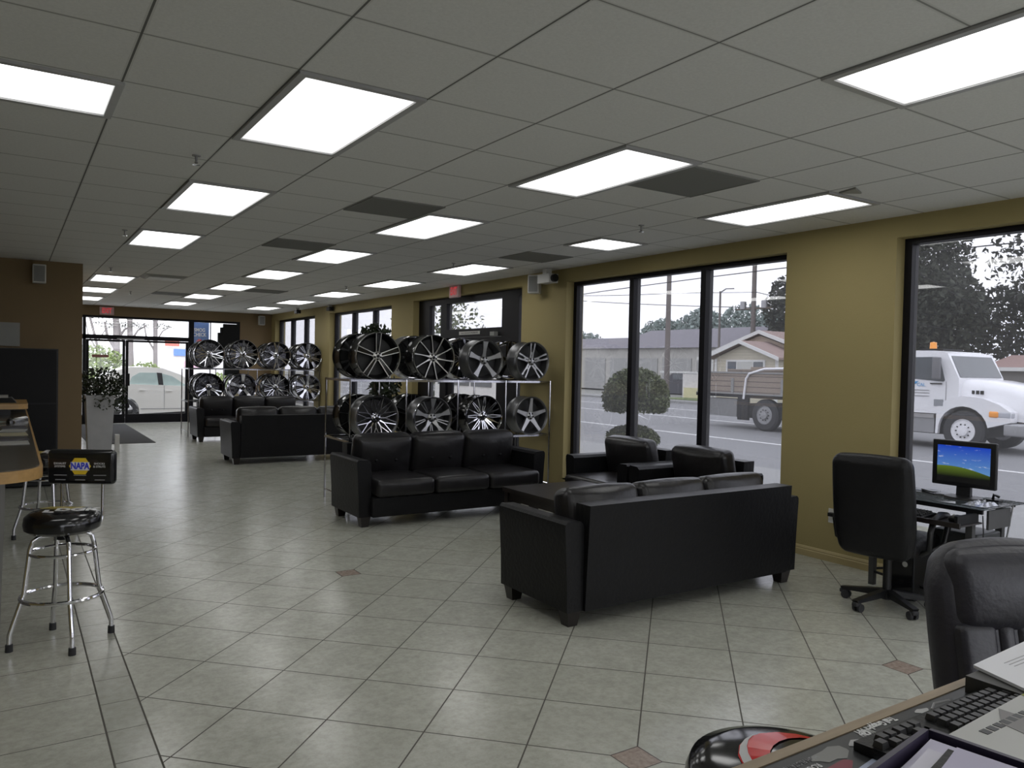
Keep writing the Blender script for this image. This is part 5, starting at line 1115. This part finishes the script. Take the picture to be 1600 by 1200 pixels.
# ================================================================== OUTSIDE, BEYOND THE FAR STOREFRONT
struct(MB().box(-30, 6.2, 21.01, 60, -0.30, -0.11).build('parking_lot', CONC), 'pale concrete lot beyond the far doors')
t = thing('silver_sedan', 'silver white sedan parked just outside the far doors', 'car', (3.5, 23.4, -0.11))
YS = 22.6; g = -0.11
def sx_car(pts, y0, y1): return MB().prism(pts, y0, y1, 'y')
wc = (2.50, 0.21); wf = (5.15, 0.21)
def arch(c_, r, a0, a1, n=9): return [(c_[0]+r*math.cos(math.radians(a0+(a1-a0)*i/(n-1))), c_[1]+r*math.sin(math.radians(a0+(a1-a0)*i/(n-1)))) for i in range(n)]
body = [(1.55, 0.14), (1.50, 0.55), (1.55, 0.86), (1.75, 0.90), (2.3, 0.92), (4.2, 0.86), (5.2, 0.80), (5.8, 0.66), (5.95, 0.45), (5.9, 0.14)]+[(5.50, 0.12)]+arch(wf, 0.37, 0, 180)+[(2.87, 0.12)]+arch(wc, 0.37, 0, 180)
bd = B_(sx_car(body, YS, YS+1.72), 'car_body', CARW)
gh = [(1.75, 0.90), (2.25, 1.24), (2.65, 1.355), (3.0, 1.37), (3.45, 1.34), (3.9, 1.17), (4.35, 0.86), (4.2, 0.84), (1.75, 0.84)]
B_(sx_car(gh, YS+0.10, YS+1.62), 'greenhouse', CARW)
GW = mat('sedan_glass', (0.42, 0.52, 0.50), 0.08, var=0.2)
for nm, p_ in (('rear_window', [(2.62, 0.90), (2.70, 1.10), (2.88, 1.215), (3.30, 1.215), (3.36, 0.885)]), ('front_window', [(3.46, 0.885), (3.42, 1.20), (3.68, 1.13), (4.08, 0.86)])):
    B_(sx_car(p_, YS+0.085, YS+0.10), nm, GW)
B_(sx_car([(3.35, 0.89), (3.30, 1.22), (3.43, 1.21), (3.47, 0.885)], YS+0.08, YS+0.10), 'door_pillar', BLKPLASTIC)
B_(MB().box(3.475, 3.485, YS-0.004, YS+0.01, 0.22, 0.88).box(2.9, 4.7, YS-0.006, YS+0.01, 0.245, 0.262), 'door_seam', GREYPR)
B_(MB().box(3.52, 3.66, YS-0.02, YS, 0.72, 0.745).box(2.86, 3.0, YS-0.02, YS, 0.74, 0.765), 'door_handles', CARW); B_(MB().box(2.0, 5.7, YS+0.05, YS+1.65, 0.05, 0.16), 'underbody', BLKMETAL)
for c_ in (wc, wf):
    for y0 in (YS+0.02, YS+1.50):
        w_ = B_(MB().lathe([(0.22, 0.0), (0.30, 0.0), (0.32, 0.03), (0.32, 0.18), (0.22, 0.20)], 30, 'y', (c_[0], y0, c_[1]), loop=True), 'tyre', RUBBER, None, True)
        sp_ = MB(); 
        for k in range(5):
            a = PI/2+2*PI*k/5; tmp = MB(); spoke(tmp, a, [(0.03, 0, 0.035, 0.01), (0.12, 0, 0.022, 0.01), (0.225, 0, 0.045, 0.005)], 0.02); sp_.add(tmp.v, tmp.f, Matrix.Translation((c_[0], y0, c_[1])))
        sp_.lathe([(0.225, 0.0), (0.235, 0.0), (0.235, 0.03), (0.225, 0.03)], 30, 'y', (c_[0], y0, c_[1]), loop=True)
        o = sp_.build('wheel_spokes', TRUCKW, w_)
        for v in o.data.vertices: v.co -= t.location
t = thing('street_banner', 'blue hanging banner with white lettering outside the far storefront window', 'banner', (4.12, 21.35, 1.9))
MB().box(-0.235, 0.235, -0.01, 0.01, 0.05, 0.66).build('banner_cloth', mat('banner_blue', (0.10, 0.20, 0.48), 0.5), t)
MB().tube([(-0.30, 0.05, 0.70), (0.30, 0.05, 0.70)], 0.015, 6).tube([(0.28, 0.05, -1.98), (0.28, 0.05, 0.72)], 0.02, 8).build('banner_pole', STEEL, t, True)
text('SMOG', 0.13, basis((0.0, -0.013, 0.46), (1, 0, 0), (0, 0, 1)), 'banner_lettering', WHITEPR, t, 0.001, 0.75, bold=0.003); text('CHECK', 0.13, basis((0.0, -0.013, 0.34), (1, 0, 0), (0, 0, 1)), 'banner_lettering', WHITEPR, t, 0.001, 0.75, bold=0.003)
MB().prism(blob(0.0, 0.19, 0.09, 0.06, 3, 9), -0.014, -0.011, 'y').build('banner_red_mark', RED, t)
for i, (x, y, rx, rz, n, lb) in enumerate(((2.6, 33.0, 1.3, 1.1, 2600, 'large pale green bush behind the sedan roof, left of the door post'), (4.7, 35.5, 0.75, 0.8, 1200, 'olive bush behind the sedan roof, right of the door post'), (7.3, 33.0, 0.7, 0.6, 900, 'low bush beyond the sedan bonnet beside the door frame'))):
    t = thing('bush', lb, 'bush', (x, y, -0.12)); MB().leaves(ball(0, 0, rz*1.0, rx, 0.9, rz, 0.35), n, 0.08, 90+i).build('foliage', BUSHL, t); MB().tube([(0, 0, 0), (0.05, 0, rz)], 0.04, 6).build('stem', BARK, t, True)
HT = mat('far_trunk_grey', (0.30, 0.27, 0.27), 0.9)
for i, (x, r, lb) in enumerate(((3.69, 0.15, 'thick grey trunk seen in the far transom, left of the pair'), (4.21, 0.13, 'thick grey trunk seen in the far transom, right of the pair'), (5.17, 0.09, 'slimmer trunk seen in the far transom, right of the pair'), (3.0, 0.06, 'thin leaning trunk at the left end of the far transom'))):
    t = thing('street_tree', lb, 'tree', (x, 36, -0.12), 0, 'street trees beyond the far doors')
    lean = 0.5 if i == 3 else 0.05
    b = MB().tube([(0, 0, 0), (lean*0.3, 0, 1.5), (-lean, 0, 4.2)], [r, r, r*0.7], 10).tube([(0, 0, 2.0), (-0.35, 0, 2.6), (-0.45, 0, 3.2)], [r*0.5, r*0.4, r*0.3], 7).tube([(0, 0, 2.4), (0.3, 0.1, 2.9), (0.6, 0, 3.1)], [r*0.4, r*0.3, r*0.2], 6)
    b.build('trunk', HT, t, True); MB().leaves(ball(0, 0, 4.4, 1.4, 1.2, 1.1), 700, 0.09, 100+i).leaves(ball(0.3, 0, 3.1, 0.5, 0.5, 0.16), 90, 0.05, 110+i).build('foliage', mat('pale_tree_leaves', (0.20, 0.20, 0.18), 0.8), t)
for x, lb in ((5.40, 'thin metal pole in the far distance, left of two'), (5.53, 'thin metal pole in the far distance, right of two')):
    t = thing('lamp_post', lb, 'pole', (x, 38, -0.12)); MB().tube([(0, 0, 0), (0, 0, 3.6)], 0.025, 8).build('post_shaft', HT, t, True)
t = thing('distant_shop', 'distant pale shop building with blue and red signs beyond the sedan', 'building', (9.3, 52, -0.12))
B_(MB().box(7.6, 12.0, 50, 54, -0.12, 2.3), 'wall', mat('pale_shop_wall', (0.75, 0.72, 0.72), 0.8)); B_(MB().box(8.2, 9.9, 49.9, 50, 1.80, 2.20), 'blue_sign', mat('shop_blue', (0.15, 0.28, 0.75), 0.5)); B_(MB().box(7.7, 8.5, 49.9, 50, 2.35, 2.75), 'red_sign', mat('shop_red', (0.60, 0.20, 0.16), 0.5)); B_(MB().box(8.8, 10.4, 49.9, 50, 1.1, 1.5), 'pink_sign', mat('shop_pink', (0.75, 0.45, 0.55), 0.5))

bpy.data.objects.remove(_fo)
